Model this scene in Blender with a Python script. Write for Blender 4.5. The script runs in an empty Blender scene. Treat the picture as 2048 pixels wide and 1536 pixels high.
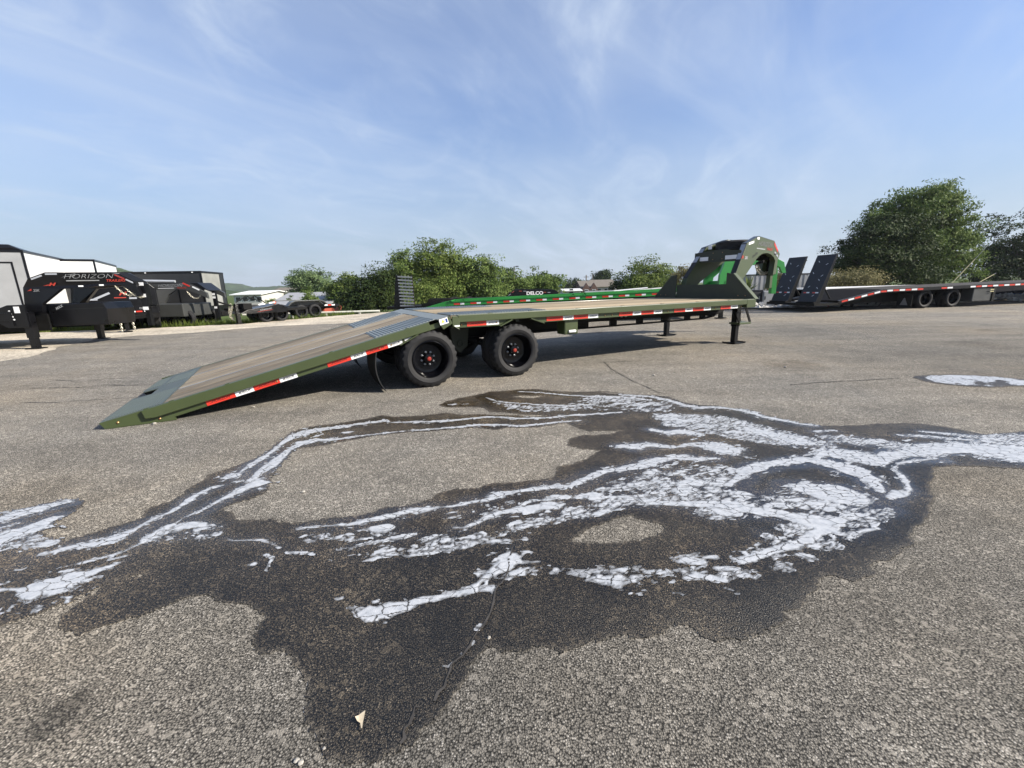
import bpy, math, random
import numpy as np
from mathutils import Vector, Matrix
random.seed(7)
S = bpy.context.scene
COL = S.collection
R_ = math.radians
# ------------------------------------------------------------------ camera
CAM_H, PITCH, ROLL, FPX = 1.2906, R_(12.921), R_(-1.345), 850.0      # focal length in pixels of a 2048 px wide frame
Fv = Vector((0, math.cos(PITCH), -math.sin(PITCH)))
R0 = Vector((1, 0, 0)); U0 = Vector((0, math.sin(PITCH), math.cos(PITCH)))
Rv = R0*math.cos(ROLL) + U0*math.sin(ROLL); Uv = -R0*math.sin(ROLL) + U0*math.cos(ROLL)
CP = Vector((0, 0, CAM_H))
cd = bpy.data.cameras.new('camera'); cam = bpy.data.objects.new('camera', cd); COL.objects.link(cam)
cam.matrix_world = Matrix(((Rv.x, Uv.x, -Fv.x, CP.x), (Rv.y, Uv.y, -Fv.y, CP.y), (Rv.z, Uv.z, -Fv.z, CP.z), (0, 0, 0, 1)))
cd.sensor_width = 36; cd.lens = 36*FPX/2048; cd.clip_start = .05; cd.clip_end = 6000
S.camera = cam
# ------------------------------------------------------------------ sky and sun
SUN_EL, SUN_AZ = R_(33), R_(104.5)
w = bpy.data.worlds.new('World'); S.world = w; w.use_nodes = True
nt = w.node_tree; N = nt.nodes; L = nt.links
bg = N['Background']
sky = N.new('ShaderNodeTexSky'); sky.sky_type = 'NISHITA'; sky.sun_disc = False
sky.sun_elevation = SUN_EL; sky.sun_rotation = SUN_AZ; sky.air_density = 1.0; sky.dust_density = .8; sky.ozone_density = 2.2; sky.altitude = 200
def wn(t, **k):
    n = N.new(t)
    for a, b in k.items(): setattr(n, a, b)
    return n
def wmath(op, a, b=None, clamp=False):
    n = wn('ShaderNodeMath', operation=op, use_clamp=clamp)
    for i, q in enumerate((a, b)):
        if q is None: continue
        if isinstance(q, (int, float)): n.inputs[i].default_value = q
        else: L.new(q, n.inputs[i])
    return n.outputs[0]
tc = wn('ShaderNodeTexCoord'); sep = wn('ShaderNodeSeparateXYZ'); L.new(tc.outputs['Generated'], sep.inputs[0])
zz = wmath('ADD', wmath('MAXIMUM', sep.outputs[2], 0.0), .22)                 # thin high cloud laid on a flat layer overhead
cx = wmath('DIVIDE', sep.outputs[0], zz); cy = wmath('DIVIDE', sep.outputs[1], zz)
comb = wn('ShaderNodeCombineXYZ'); L.new(cx, comb.inputs[0]); L.new(cy, comb.inputs[1])
def cloud(rot, sx, sy, scale, detail, rough, dist, lo, hi, off):
    m = wn('ShaderNodeMapping', vector_type='TEXTURE'); m.inputs['Rotation'].default_value = (0, 0, rot); m.inputs['Scale'].default_value = (1/sx, 1/sy, 1); m.inputs['Location'].default_value = (off, off*.7, 0)
    L.new(comb.outputs[0], m.inputs[0])
    n = wn('ShaderNodeTexNoise'); n.inputs['Scale'].default_value = scale; n.inputs['Detail'].default_value = detail; n.inputs['Roughness'].default_value = rough; n.inputs['Distortion'].default_value = dist
    L.new(m.outputs[0], n.inputs['Vector'])
    r = wn('ShaderNodeMapRange', interpolation_type='SMOOTHSTEP'); r.inputs[1].default_value = lo; r.inputs[2].default_value = hi
    L.new(n.outputs[0], r.inputs[0]); return r.outputs[0]
c1 = cloud(R_(48), .8, 2.6, .95, 9, .54, .8, .38, .82, 3.1)       # long streaks
c2 = cloud(R_(70), 1.0, 1.7, 1.7, 12, .60, 1.3, .42, .84, 7.4)   # fleecy wisps
c3 = cloud(R_(20), 1, 1.3, .42, 5, .5, .4, .22, .72, 1.3)        # broad veil
cl = wmath('ADD', wmath('MULTIPLY', c1, .36), wmath('MULTIPLY', wmath('MULTIPLY', c2, .62), c3))
cl = wmath('ADD', cl, wmath('MULTIPLY', c3, .40))
hz = wn('ShaderNodeMapRange', interpolation_type='SMOOTHSTEP'); hz.inputs[1].default_value = .42; hz.inputs[2].default_value = -.02; hz.inputs[3].default_value = 0; hz.inputs[4].default_value = .86
L.new(sep.outputs[2], hz.inputs[0])
cl = wmath('MULTIPLY', cl, 1.0, True)
hs = wn('ShaderNodeHueSaturation'); hs.inputs['Hue'].default_value = .510; hs.inputs['Saturation'].default_value = 1.13; hs.inputs['Value'].default_value = 1.75; L.new(sky.outputs[0], hs.inputs['Color'])
mix = wn('ShaderNodeMixRGB'); L.new(cl, mix.inputs[0]); mix.inputs[2].default_value = (6.0, 7.0, 8.6, 1)
mix2 = wn('ShaderNodeMixRGB'); L.new(hz.outputs[0], mix2.inputs[0]); L.new(hs.outputs[0], mix2.inputs[1]); mix2.inputs[2].default_value = (3.15, 3.95, 5.15, 1); L.new(mix2.outputs[0], mix.inputs[1])
L.new(mix.outputs[0], bg.inputs[0]); bg.inputs[1].default_value = .056
sd = bpy.data.lights.new('sun', 'SUN'); sd.energy = 5.0; sd.angle = R_(.53); sd.color = (1, .92, .80)
sun = bpy.data.objects.new('sun', sd); COL.objects.link(sun)
sv = Vector((math.sin(SUN_AZ)*math.cos(SUN_EL), math.cos(SUN_AZ)*math.cos(SUN_EL), math.sin(SUN_EL)))
sun.rotation_euler = sv.to_track_quat('Z', 'Y').to_euler(); sun.location = (20, -5, 30)
S.view_settings.view_transform = 'Standard'; S.view_settings.look = 'None'; S.view_settings.exposure = 0.95; S.view_settings.gamma = 1
S.cycles.max_bounces = 6; S.cycles.transparent_max_bounces = 8; S.cycles.use_denoising = True
# ------------------------------------------------------------------ helpers
def at(px, py, Y):
    "world point seen at photo pixel (px, py) whose distance north is Y"
    d = Fv + Rv*((px-1024)/FPX) + Uv*((768-py)/FPX)
    return CP + d*(Y/d.y)
def gp(px, py, z=0):
    d = Fv + Rv*((px-1024)/FPX) + Uv*((768-py)/FPX)
    return CP + d*((z-CAM_H)/d.z)
def mat(name, col, rough=.5, metal=0, var=.12, scale=6, bump=0, bscale=80, spec=.5, coat=0, stretch=None, rvar=.08):
    m = bpy.data.materials.new(name); m.use_nodes = True; n = m.node_tree.nodes; l = m.node_tree.links; b = n['Principled BSDF']
    tx = n.new('ShaderNodeTexCoord'); src = tx.outputs['Object']
    if stretch:
        mp = n.new('ShaderNodeMapping'); mp.inputs['Scale'].default_value = stretch; l.new(src, mp.inputs[0]); src = mp.outputs[0]
    no = n.new('ShaderNodeTexNoise'); no.inputs['Scale'].default_value = scale; no.inputs['Detail'].default_value = 6; l.new(src, no.inputs['Vector'])
    rp = n.new('ShaderNodeValToRGB'); e = rp.color_ramp.elements
    e[0].position = .3; e[1].position = .7
    e[0].color = (*[c*(1-var) for c in col], 1); e[1].color = (*[min(1, c*(1+var)) for c in col], 1)
    l.new(no.outputs[0], rp.inputs[0]); l.new(rp.outputs[0], b.inputs['Base Color'])
    mr = n.new('ShaderNodeMapRange'); mr.inputs[3].default_value = max(.02, rough-rvar); mr.inputs[4].default_value = rough+rvar
    l.new(no.outputs[0], mr.inputs[0]); l.new(mr.outputs[0], b.inputs['Roughness'])
    b.inputs['Metallic'].default_value = metal; b.inputs['Specular IOR Level'].default_value = spec; b.inputs['Coat Weight'].default_value = coat; b.inputs['Coat Roughness'].default_value = .12
    if bump:
        n2 = n.new('ShaderNodeTexNoise'); n2.inputs['Scale'].default_value = bscale; n2.inputs['Detail'].default_value = 4; l.new(src, n2.inputs['Vector'])
        bp = n.new('ShaderNodeBump'); bp.inputs['Strength'].default_value = bump; bp.inputs['Distance'].default_value = .01; l.new(n2.outputs[0], bp.inputs['Height']); l.new(bp.outputs[0], b.inputs['Normal'])
    return m
class MB:
    def __init__(s): s.v = []; s.f = []
    def add(s, vs, fs):
        o = len(s.v); s.v += [tuple(p) for p in vs]; s.f += [tuple(i+o for i in f) for f in fs]; return s
    def box(s, x0, x1, y0, y1, z0, z1):
        return s.add([(x0,y0,z0),(x1,y0,z0),(x1,y1,z0),(x0,y1,z0),(x0,y0,z1),(x1,y0,z1),(x1,y1,z1),(x0,y1,z1)],
                     [(0,3,2,1),(4,5,6,7),(0,1,5,4),(1,2,6,5),(2,3,7,6),(3,0,4,7)])
    def prism(s, a, b):
        "two congruent loops of points, a facing away from b"
        n = len(a); fs = [tuple(range(n)), tuple(range(2*n-1, n-1, -1))] + [(i, i+n, (i+1) % n+n, (i+1) % n) for i in range(n)]
        return s.add(list(a)+list(b), fs)
    def xz(s, poly, y0, y1): return s.prism([(x, y0, z) for x, z in poly], [(x, y1, z) for x, z in poly])
    def yz(s, poly, x0, x1): return s.prism([(x0, y, z) for y, z in poly], [(x1, y, z) for y, z in poly])
    def xy(s, poly, z0, z1): return s.prism([(x, y, z1) for x, y in poly], [(x, y, z0) for x, y in poly])
    def bar(s, p0, p1, wd, ht):
        "square bar from p0 to p1"
        p0 = Vector(p0); p1 = Vector(p1); d = (p1-p0).normalized(); u = d.cross(Vector((0,0,1)))
        if u.length < .01: u = Vector((1,0,0))
        u.normalize(); q = u.cross(d)
        c = [u*wd/2+q*ht/2, -u*wd/2+q*ht/2, -u*wd/2-q*ht/2, u*wd/2-q*ht/2]
        return s.prism([p0+k for k in c], [p1+k for k in c])
    def tube(s, pts, r, n=8, cap=True):
        pts = [Vector(p) for p in pts]; o = []
        rr = r if isinstance(r, (list, tuple)) else [r]*len(pts)
        for i, p in enumerate(pts):
            d = (pts[min(i+1, len(pts)-1)]-pts[max(i-1, 0)]).normalized(); u = d.cross(Vector((0,0,1)))
            if u.length < .05: u = d.cross(Vector((0,1,0)))
            u.normalize(); q = u.cross(d)
            o += [p+(u*math.cos(2*math.pi*k/n)+q*math.sin(2*math.pi*k/n))*rr[i] for k in range(n)]
        fs = [(i*n+k, i*n+(k+1) % n, (i+1)*n+(k+1) % n, (i+1)*n+k) for i in range(len(pts)-1) for k in range(n)]
        if cap: fs += [tuple(range(n-1, -1, -1)), tuple((len(pts)-1)*n+k for k in range(n))]
        return s.add(o, fs)
    def lathe(s, prof, n=48, c=(0,0,0), closed=False, mod=None):
        "profile of (radius, y) turned about the y axis"
        o = []
        for k in range(n):
            a = 2*math.pi*k/n
            for j, (r, y) in enumerate(prof):
                r2 = r + (mod(k, j) if mod else 0); o.append((c[0]+r2*math.cos(a), c[1]+y, c[2]+r2*math.sin(a)))
        m = len(prof); fs = []
        for k in range(n):
            for j in range(m if closed else m-1):
                j2 = (j+1) % m; fs.append((k*m+j, ((k+1) % n)*m+j, ((k+1) % n)*m+j2, k*m+j2))
        return s.add(o, fs)
    def mesh(s, name, m, smooth=False):
        me = bpy.data.meshes.new(name); me.from_pydata(s.v, [], s.f); me.materials.append(m)
        me.update()
        if smooth:
            me.polygons.foreach_set('use_smooth', [True]*len(me.polygons)); me.set_sharp_from_angle(angle=R_(38))
        return me
    def build(s, name, m, parent=None, smooth=False, bevel=0, loc=None, rot=None):
        return put(name, s.mesh(name, m, smooth), parent, loc, rot, bevel)
def put(name, me, parent=None, loc=None, rot=None, bevel=0):
    o = bpy.data.objects.new(name, me); COL.objects.link(o); o.parent = parent
    if loc is not None: o.location = loc
    if rot is not None: o.rotation_euler = rot
    if bevel:
        b = o.modifiers.new('bevel', 'BEVEL'); b.width = bevel; b.segments = 2; b.limit_method = 'ANGLE'; b.angle_limit = R_(40)
    return o
def tag(o, label=None, cat=None, group=None, kind=None):
    if label: o['label'] = label
    if cat: o['category'] = cat
    if group: o['group'] = group
    if kind: o['kind'] = kind
    return o
def thing(name, label, cat, loc=(0,0,0), rot=0, group=None):
    o = bpy.data.objects.new(name, None); COL.objects.link(o); o.location = loc
    o.rotation_euler = rot if isinstance(rot, tuple) else (0, 0, rot)
    return tag(o, label, cat, group)
FONTS = {}
def text(s, size, m, parent, loc, rot=(math.pi/2, 0, 0), shear=.25, sx=1.0, bold=0.0, align='CENTER', name='lettering'):
    k = (s, size, m.name, shear, bold, align)
    if k not in FONTS:
        c = bpy.data.curves.new(name, 'FONT'); c.body = s; c.size = size; c.shear = shear; c.align_x = align; c.align_y = 'CENTER'; c.offset = bold; c.materials.append(m); c.resolution_u = 3
        tmp = bpy.data.objects.new('tmp', c); COL.objects.link(tmp); bpy.context.view_layer.update()
        me = bpy.data.meshes.new_from_object(tmp.evaluated_get(bpy.context.evaluated_depsgraph_get())); me.name = name
        bpy.data.objects.remove(tmp); bpy.data.curves.remove(c); FONTS[k] = me
    o = bpy.data.objects.new(name, FONTS[k]); COL.objects.link(o); o.parent = parent; o.location = loc; o.rotation_euler = rot; o.scale = (sx, 1, 1)
    return o
def raw_mesh(name, V, F3, m, smooth=False):
    "fast mesh from numpy arrays: V (n,3), F (m,k)"
    me = bpy.data.meshes.new(name); V = np.asarray(V, np.float32); F3 = np.asarray(F3, np.int32); k = F3.shape[1]
    me.vertices.add(len(V)); me.vertices.foreach_set('co', V.ravel())
    me.loops.add(F3.size); me.loops.foreach_set('vertex_index', F3.ravel())
    me.polygons.add(len(F3)); me.polygons.foreach_set('loop_start', np.arange(0, F3.size, k, dtype=np.int32))
    if smooth: me.polygons.foreach_set('use_smooth', np.ones(len(F3), bool))
    me.update(); me.validate(); me.materials.append(m)
    return me
# ------------------------------------------------------------------ numpy noise
def _h(ix, iy, seed=0):
    n = (ix*374761393 + iy*668265263 + seed*1442695041) & 0xffffffff
    n = ((n ^ (n >> 13))*1274126177) & 0xffffffff
    return ((n ^ (n >> 16)) & 0xffffff)/float(0xffffff)
def vnoise(x, y, seed=0):
    ix = np.floor(x).astype(np.int64); iy = np.floor(y).astype(np.int64); fx = x-ix; fy = y-iy
    fx = fx*fx*(3-2*fx); fy = fy*fy*(3-2*fy)
    return (_h(ix,iy,seed)*(1-fx)+_h(ix+1,iy,seed)*fx)*(1-fy)+(_h(ix,iy+1,seed)*(1-fx)+_h(ix+1,iy+1,seed)*fx)*fy
def fbm(x, y, o=4, seed=0):
    s = 0; a = .5; t = 0
    for i in range(o): s = s+a*vnoise(x*2**i, y*2**i, seed+i*17); t += a; a *= .5
    return s/t
def worley(x, y, seed=0):
    ix = np.floor(x).astype(np.int64); iy = np.floor(y).astype(np.int64)
    f1 = np.full(x.shape, 9.); f2 = np.full(x.shape, 9.); cid = np.zeros(x.shape)
    for dx in (-1,0,1):
        for dy in (-1,0,1):
            jx = ix+dx; jy = iy+dy
            d = np.hypot(jx+_h(jx,jy,seed)-x, jy+_h(jx,jy,seed+5)-y)
            c = _h(jx,jy,seed+9); b = d < f1
            f2 = np.where(b, f1, np.minimum(f2, d)); cid = np.where(b, c, cid); f1 = np.where(b, d, f1)
    return f1, f2, cid
# ------------------------------------------------------------------ materials
SPOTS = [(*gp(118,1425).xy, .10, .5), (*gp(60,985).xy, .34, .72), (*gp(235,975).xy, .26, .78), (*gp(640,770).xy, .5, .85), (*gp(1290,900).xy, .3, .85), (*gp(1700,720).xy, .6, .8), (*gp(1960,690).xy, .8, .72), (*gp(520,720).xy, .9, .88), (*gp(1560,1250).xy, .16, .85), (.9,1.2,1.9,.74), (-.9,1.0,1.4,.78), (9.5,8.5,6.5,.78), (8.2,5.0,3.6,.80), (2.6,1.9,1.5,.86), (*gp(1900,980).xy, 1.2, .82)]
def stone_surface(name, wet):
    m = bpy.data.materials.new(name); m.use_nodes = True; t = m.node_tree; n = t.nodes; l = t.links; b = n['Principled BSDF']
    g = n.new('ShaderNodeNewGeometry'); P = g.outputs['Position']
    def noise(sc, det=4, rough=.55):
        q = n.new('ShaderNodeTexNoise'); q.inputs['Scale'].default_value = sc; q.inputs['Detail'].default_value = det; q.inputs['Roughness'].default_value = rough; l.new(P, q.inputs['Vector']); return q.outputs[0]
    def vor(sc):
        q = n.new('ShaderNodeTexVoronoi'); q.voronoi_dimensions = '2D'; q.inputs['Scale'].default_value = sc; l.new(P, q.inputs['Vector']); return q
    def ramp(src, stops):
        r = n.new('ShaderNodeValToRGB'); e = r.color_ramp.elements
        while len(e) < len(stops): e.new(.5)
        for k, (p, c) in zip(e, stops): k.position = p; k.color = (*c, 1) if isinstance(c, tuple) else (c, c, c, 1)
        l.new(src, r.inputs[0]); return r.outputs[0]
    def mx(f, a, c, mode='MIX'):
        q = n.new('ShaderNodeMixRGB'); q.blend_type = mode
        for i, k in enumerate((f, a, c)):
            if isinstance(k, (int, float)): q.inputs[i].default_value = k if i == 0 else (k, k, k, 1)
            elif isinstance(k, tuple): q.inputs[i].default_value = (*k, 1)
            else: l.new(k, q.inputs[i])
        return q.outputs[0]
    v1 = vor(150); v2 = vor(290); v3 = vor(66)
    sx = n.new('ShaderNodeSeparateXYZ'); l.new(v1.outputs['Color'], sx.inputs[0])
    sx2 = n.new('ShaderNodeSeparateXYZ'); l.new(v2.outputs['Color'], sx2.inputs[0])
    sx3 = n.new('ShaderNodeSeparateXYZ'); l.new(v3.outputs['Color'], sx3.inputs[0])
    st = ramp(sx.outputs[0], [(0, (.10,.096,.088)), (.25, (.21,.20,.18)), (.6, (.335,.315,.28)), (.86, (.46,.435,.39)), (1, (.68,.65,.60))])
    s2 = ramp(sx2.outputs[1], [(0, (.10,.096,.088)), (.5, (.25,.237,.213)), (1, (.42,.397,.355))])
    c = mx(ramp(sx.outputs[1], [(.30, 0), (.55, 1)]), s2, st)
    gap = ramp(v1.outputs['Distance'], [(.26, 1), (.66, .13)])
    c = mx(1, c, gap, 'MULTIPLY')
    c = mx(ramp(sx3.outputs[2], [(.93, 0), (.95, 1)]), c, mx(.5, c, (.5, .47, .42)))
    big = noise(.32, 5, .6); mid = noise(1.7, 5, .6)
    tint = ramp(big, [(.34, (.78,.775,.76)), (.52, (.97,.93,.865)), (.66, (1.08,.99,.855))])
    c = mx(1, c, tint, 'MULTIPLY')
    c = mx(1, c, ramp(mid, [(.3, .80), (.5, 1.0), (.7, 1.14)]), 'MULTIPLY')
    stain = noise(.55, 3, .5)
    c = mx(1, c, ramp(stain, [(.24, (.58,.54,.49)), (.36, (1,1,1))]), 'MULTIPLY')
    c = mx(1, c, ramp(noise(9, 3), [(.3, .86), (.7, 1.12)]), 'MULTIPLY')
    mp = n.new('ShaderNodeMapping'); mp.inputs['Scale'].default_value = (.10, 1.6, 1); mp.inputs['Rotation'].default_value = (0, 0, .12); l.new(P, mp.inputs[0])
    q = n.new('ShaderNodeTexNoise'); q.inputs['Scale'].default_value = 1.3; q.inputs['Detail'].default_value = 5; l.new(mp.outputs[0], q.inputs['Vector'])
    c = mx(1, c, ramp(q.outputs[0], [(.32, .86), (.5, 1.0), (.68, 1.09)]), 'MULTIPLY')                     # faint tyre-worn streaks
    wob = n.new('ShaderNodeVectorMath'); wob.operation = 'MULTIPLY_ADD'; qn = n.new('ShaderNodeTexNoise'); qn.inputs['Scale'].default_value = 7; qn.inputs['Detail'].default_value = 4; l.new(P, qn.inputs['Vector'])
    l.new(qn.outputs['Color'], wob.inputs[0]); wob.inputs[1].default_value = (.16,.16,0); l.new(P, wob.inputs[2])
    for (sx_, sy_, sr, dk) in SPOTS:                                                                        # old oil and rust spots, and broad darker patches
        dn = n.new('ShaderNodeVectorMath'); dn.operation = 'DISTANCE'; l.new(wob.outputs[0], dn.inputs[0]); dn.inputs[1].default_value = (sx_+.08, sy_+.08, 0)
        mr_ = n.new('ShaderNodeMapRange'); mr_.interpolation_type = 'SMOOTHSTEP'; mr_.inputs[1].default_value = sr*.45; mr_.inputs[2].default_value = sr; mr_.inputs[3].default_value = dk; mr_.inputs[4].default_value = 1; l.new(dn.outputs['Value'], mr_.inputs[0])
        c = mx(1, c, mr_.outputs[0], 'MULTIPLY')
    if wet:
        at_ = n.new('ShaderNodeAttribute'); at_.attribute_name = 'film'; f = at_.outputs['Fac']
        dry = mx(1, c, (.50,.475,.44), 'MULTIPLY')
        gm = n.new('ShaderNodeGamma'); gm.inputs[1].default_value = 1.6; l.new(c, gm.inputs[0])
        c = mx(1, gm.outputs[0], ramp(noise(2.3, 5), [(.34, (.40,.365,.315)), (.5, (.62,.57,.50)), (.66, (.98,.91,.80))]), 'MULTIPLY')
        so = n.new('ShaderNodeAttribute'); so.attribute_name = 'soak'
        c = mx(so.outputs['Fac'], dry, c)
        mr = n.new('ShaderNodeMapRange'); mr.inputs[3].default_value = .40; mr.inputs[4].default_value = .04; l.new(f, mr.inputs[0])
        mr2 = n.new('ShaderNodeMix'); mr2.inputs[2].default_value = .85; l.new(so.outputs['Fac'], mr2.inputs[0]); l.new(mr.outputs[0], mr2.inputs[3]); l.new(mr2.outputs[0], b.inputs['Roughness'])
        b.inputs['Specular IOR Level'].default_value = .5
    else:
        b.inputs['Roughness'].default_value = .88; b.inputs['Specular IOR Level'].default_value = .3
    l.new(c, b.inputs['Base Color'])
    h = mx(.5, v1.outputs['Distance'], v2.outputs['Distance'])
    bp = n.new('ShaderNodeBump'); bp.invert = True; bp.inputs['Distance'].default_value = .005; bp.inputs['Strength'].default_value = .62 if not wet else .8
    if wet:
        ms = n.new('ShaderNodeMapRange'); ms.inputs[3].default_value = .8; ms.inputs[4].default_value = .05; l.new(f, ms.inputs[0]); l.new(ms.outputs[0], bp.inputs['Strength'])
    l.new(h, bp.inputs['Height']); l.new(bp.outputs[0], b.inputs['Normal'])
    return m
M = {}
M['asphalt'] = stone_surface('asphalt', False); M['wet'] = stone_surface('wet_asphalt', True)
def gravel_mat():
    m = mat('gravel', (.46,.41,.33), .95, var=.25, scale=.6, spec=.2)
    n = m.node_tree.nodes; l = m.node_tree.links; b = n['Principled BSDF']
    v = n.new('ShaderNodeTexVoronoi'); v.inputs['Scale'].default_value = 22; g = n.new('ShaderNodeNewGeometry'); l.new(g.outputs['Position'], v.inputs['Vector'])
    sp = n.new('ShaderNodeSeparateXYZ'); l.new(v.outputs['Color'], sp.inputs[0])
    r = n.new('ShaderNodeMapRange'); r.inputs[3].default_value = .62; r.inputs[4].default_value = 1.3; l.new(sp.outputs[0], r.inputs[0])
    q = n.new('ShaderNodeMixRGB'); q.blend_type = 'MULTIPLY'; q.inputs[0].default_value = 1
    l.new(b.inputs['Base Color'].links[0].from_socket, q.inputs[1]); l.new(r.outputs[0], q.inputs[2]); l.new(q.outputs[0], b.inputs['Base Color'])
    bp = n.new('ShaderNodeBump'); bp.invert = True; bp.inputs['Distance'].default_value = .03; bp.inputs['Strength'].default_value = .6; l.new(v.outputs['Distance'], bp.inputs['Height']); l.new(bp.outputs[0], b.inputs['Normal'])
    return m
M['gravel'] = gravel_mat()
M['field'] = mat('field_grass', (0.061,0.086,0.023), .95, var=.4, scale=.5, bump=.6, bscale=5, spec=.1)
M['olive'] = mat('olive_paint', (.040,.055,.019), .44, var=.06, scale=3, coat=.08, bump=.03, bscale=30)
M['olive_shaded'] = mat('olive_in_shade', (0.021,0.026,0.014), .6, var=.2, scale=5)  # same olive with shade painted in, for rear-facing and under-deck parts
M['plate'] = mat('steel_tread_plate', (0.193,0.213,0.205), .42, metal=.1, var=.10, scale=5, bump=.12, bscale=160)
M['tipplate'] = mat('dark_steel_plate', (0.070,0.086,0.075), .4, metal=.05, var=.12, scale=6, bump=.15, bscale=200)
M['strip'] = mat('steel_strip', (0.295,0.303,0.312), .4, metal=.7, var=.15, scale=8)
M['black'] = mat('black_paint', (0.004,0.004,0.005), .30, var=.3, scale=4, spec=.3, coat=.06)
M['black_matte'] = mat('black_frame', (0.005,0.005,0.005), .6, var=.3, scale=6, spec=.15)
M['navy'] = mat('blue_black_paint', (0.008,0.009,0.014), .42, var=.2, scale=4, spec=.3)
M['rim'] = mat('gloss_black_rim', (0.002,0.002,0.003), .14, var=.2, scale=8, spec=.25, rvar=.03)
M['rubber'] = mat('tyre_rubber', (0.013,0.013,0.014), .72, var=.25, scale=14, bump=.2, bscale=120, spec=.35)
M['red_tape'] = mat('red_reflective_tape', (0.508,0.029,0.015), .4, var=.12, scale=60)
M['white_tape'] = mat('white_reflective_tape', (0.702,0.711,0.720), .4, var=.06, scale=60)
M['grey_tape'] = mat('silver_reflective_tape', (0.271,0.287,0.320), .35, var=.08, scale=60)
M['ink'] = mat('black_print', (0.010,0.010,0.010), .5)
M['red_ink'] = mat('red_print', (0.295,0.025,0.013), .5)
M['darkred_ink'] = mat('dark_red_print', (0.107,0.010,0.007), .5)
M['white_ink'] = mat('white_print', (0.720,0.720,0.720), .5)
M['grey_ink'] = mat('grey_print', (0.295,0.303,0.312), .45)
M['yellow_ink'] = mat('yellow_print', (0.615,0.508,0.041), .5)
M['red_cap'] = mat('red_hub_cap', (0.246,0.025,0.015), .35, var=.15, scale=40)
M['nut'] = mat('lug_nut_steel', (0.246,0.254,0.262), .3, metal=.8, var=.2, scale=50)
M['bolt'] = mat('brass_bolt', (0.287,0.164,0.074), .4, metal=.6, var=.3, scale=80)
M['chain'] = mat('galvanised_chain', (0.451,0.426,0.344), .4, metal=.6, var=.25, scale=40)
M['green'] = mat('bright_green_paint', (.018,.20,.032), .36, var=.1, scale=2, coat=.3)
M['white'] = mat('white_panel', (0.720,0.720,0.711), .42, var=.03, scale=1.5)
M['grey_panel'] = mat('grey_panel', (0.246,0.254,0.262), .45, var=.08, scale=2)
M['charcoal'] = mat('charcoal_panel', (0.018,0.019,0.021), .42, var=.15, scale=2)
M['greypaint'] = mat('grey_trailer_paint', (0.045,0.047,0.046), .38, var=.1, scale=3, coat=.2)
M['pale_guard'] = mat('mottled_pale_panel', (0.246,0.250,0.234), .5, var=.22, scale=1.2)  # paler mottled panel for the charcoal trailer's front
M['red_metal'] = mat('red_barn_siding', (0.295,0.061,0.037), .7, var=.15, scale=3, stretch=(8,8,1))
M['roof'] = mat('grey_shingle_roof', (0.246,0.254,0.271), .85, var=.12, scale=4, bump=.3, bscale=25)
M['brown_roof'] = mat('brown_shingle_roof', (0.139,0.123,0.102), .9, var=.15, scale=3)
M['brick'] = mat('dark_brick', (0.098,0.057,0.045), .9, var=.25, scale=9)
M['siding'] = mat('pale_siding', (0.451,0.443,0.410), .8, var=.06, scale=5, stretch=(1,1,12))
M['glass'] = mat('dark_glass', (0.016,0.021,0.025), .08, var=.2, scale=2, spec=.7)
M['red_box'] = mat('bright_red_paint', (0.492,0.016,0.016), .4, var=.08, scale=4)
M['blue_box'] = mat('deep_blue_paint', (0.010,0.041,0.197), .4, var=.15, scale=4)
M['alu'] = mat('bare_aluminium', (0.541,0.558,0.574), .35, metal=.5, var=.08, scale=3)
M['pipe'] = mat('cream_pipe', (0.574,0.566,0.492), .5, var=.06, scale=3)
M['rock'] = mat('pale_limestone', (0.410,0.402,0.385), .9, var=.35, scale=3, bump=.5, bscale=20)
M['pebble'] = mat('pale_pebble', (0.316,0.298,0.264), .85, var=.2, scale=30)
M['leaf_litter'] = mat('dry_leaf', (0.451,0.385,0.279), .7, var=.2, scale=40)
M['crack'] = mat('crack_filler', (0.040,0.036,0.032), .75, var=.4, scale=20)
M['bark'] = mat('bark', (0.061,0.048,0.034), .95, var=.3, scale=8, bump=.6, bscale=25)
M['pole'] = mat('weathered_pole', (0.131,0.107,0.082), .9, var=.2, scale=8)
M['guard_yellow'] = mat('faded_yellow_guard', (0.426,0.385,0.213), .6, var=.1, scale=6)
M['cable'] = mat('steel_cable', (0.246,0.246,0.254), .5, var=.1)
M['board_sign'] = mat('billboard_blue', (0.205,0.344,0.590), .5, var=.25, scale=3)
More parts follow.
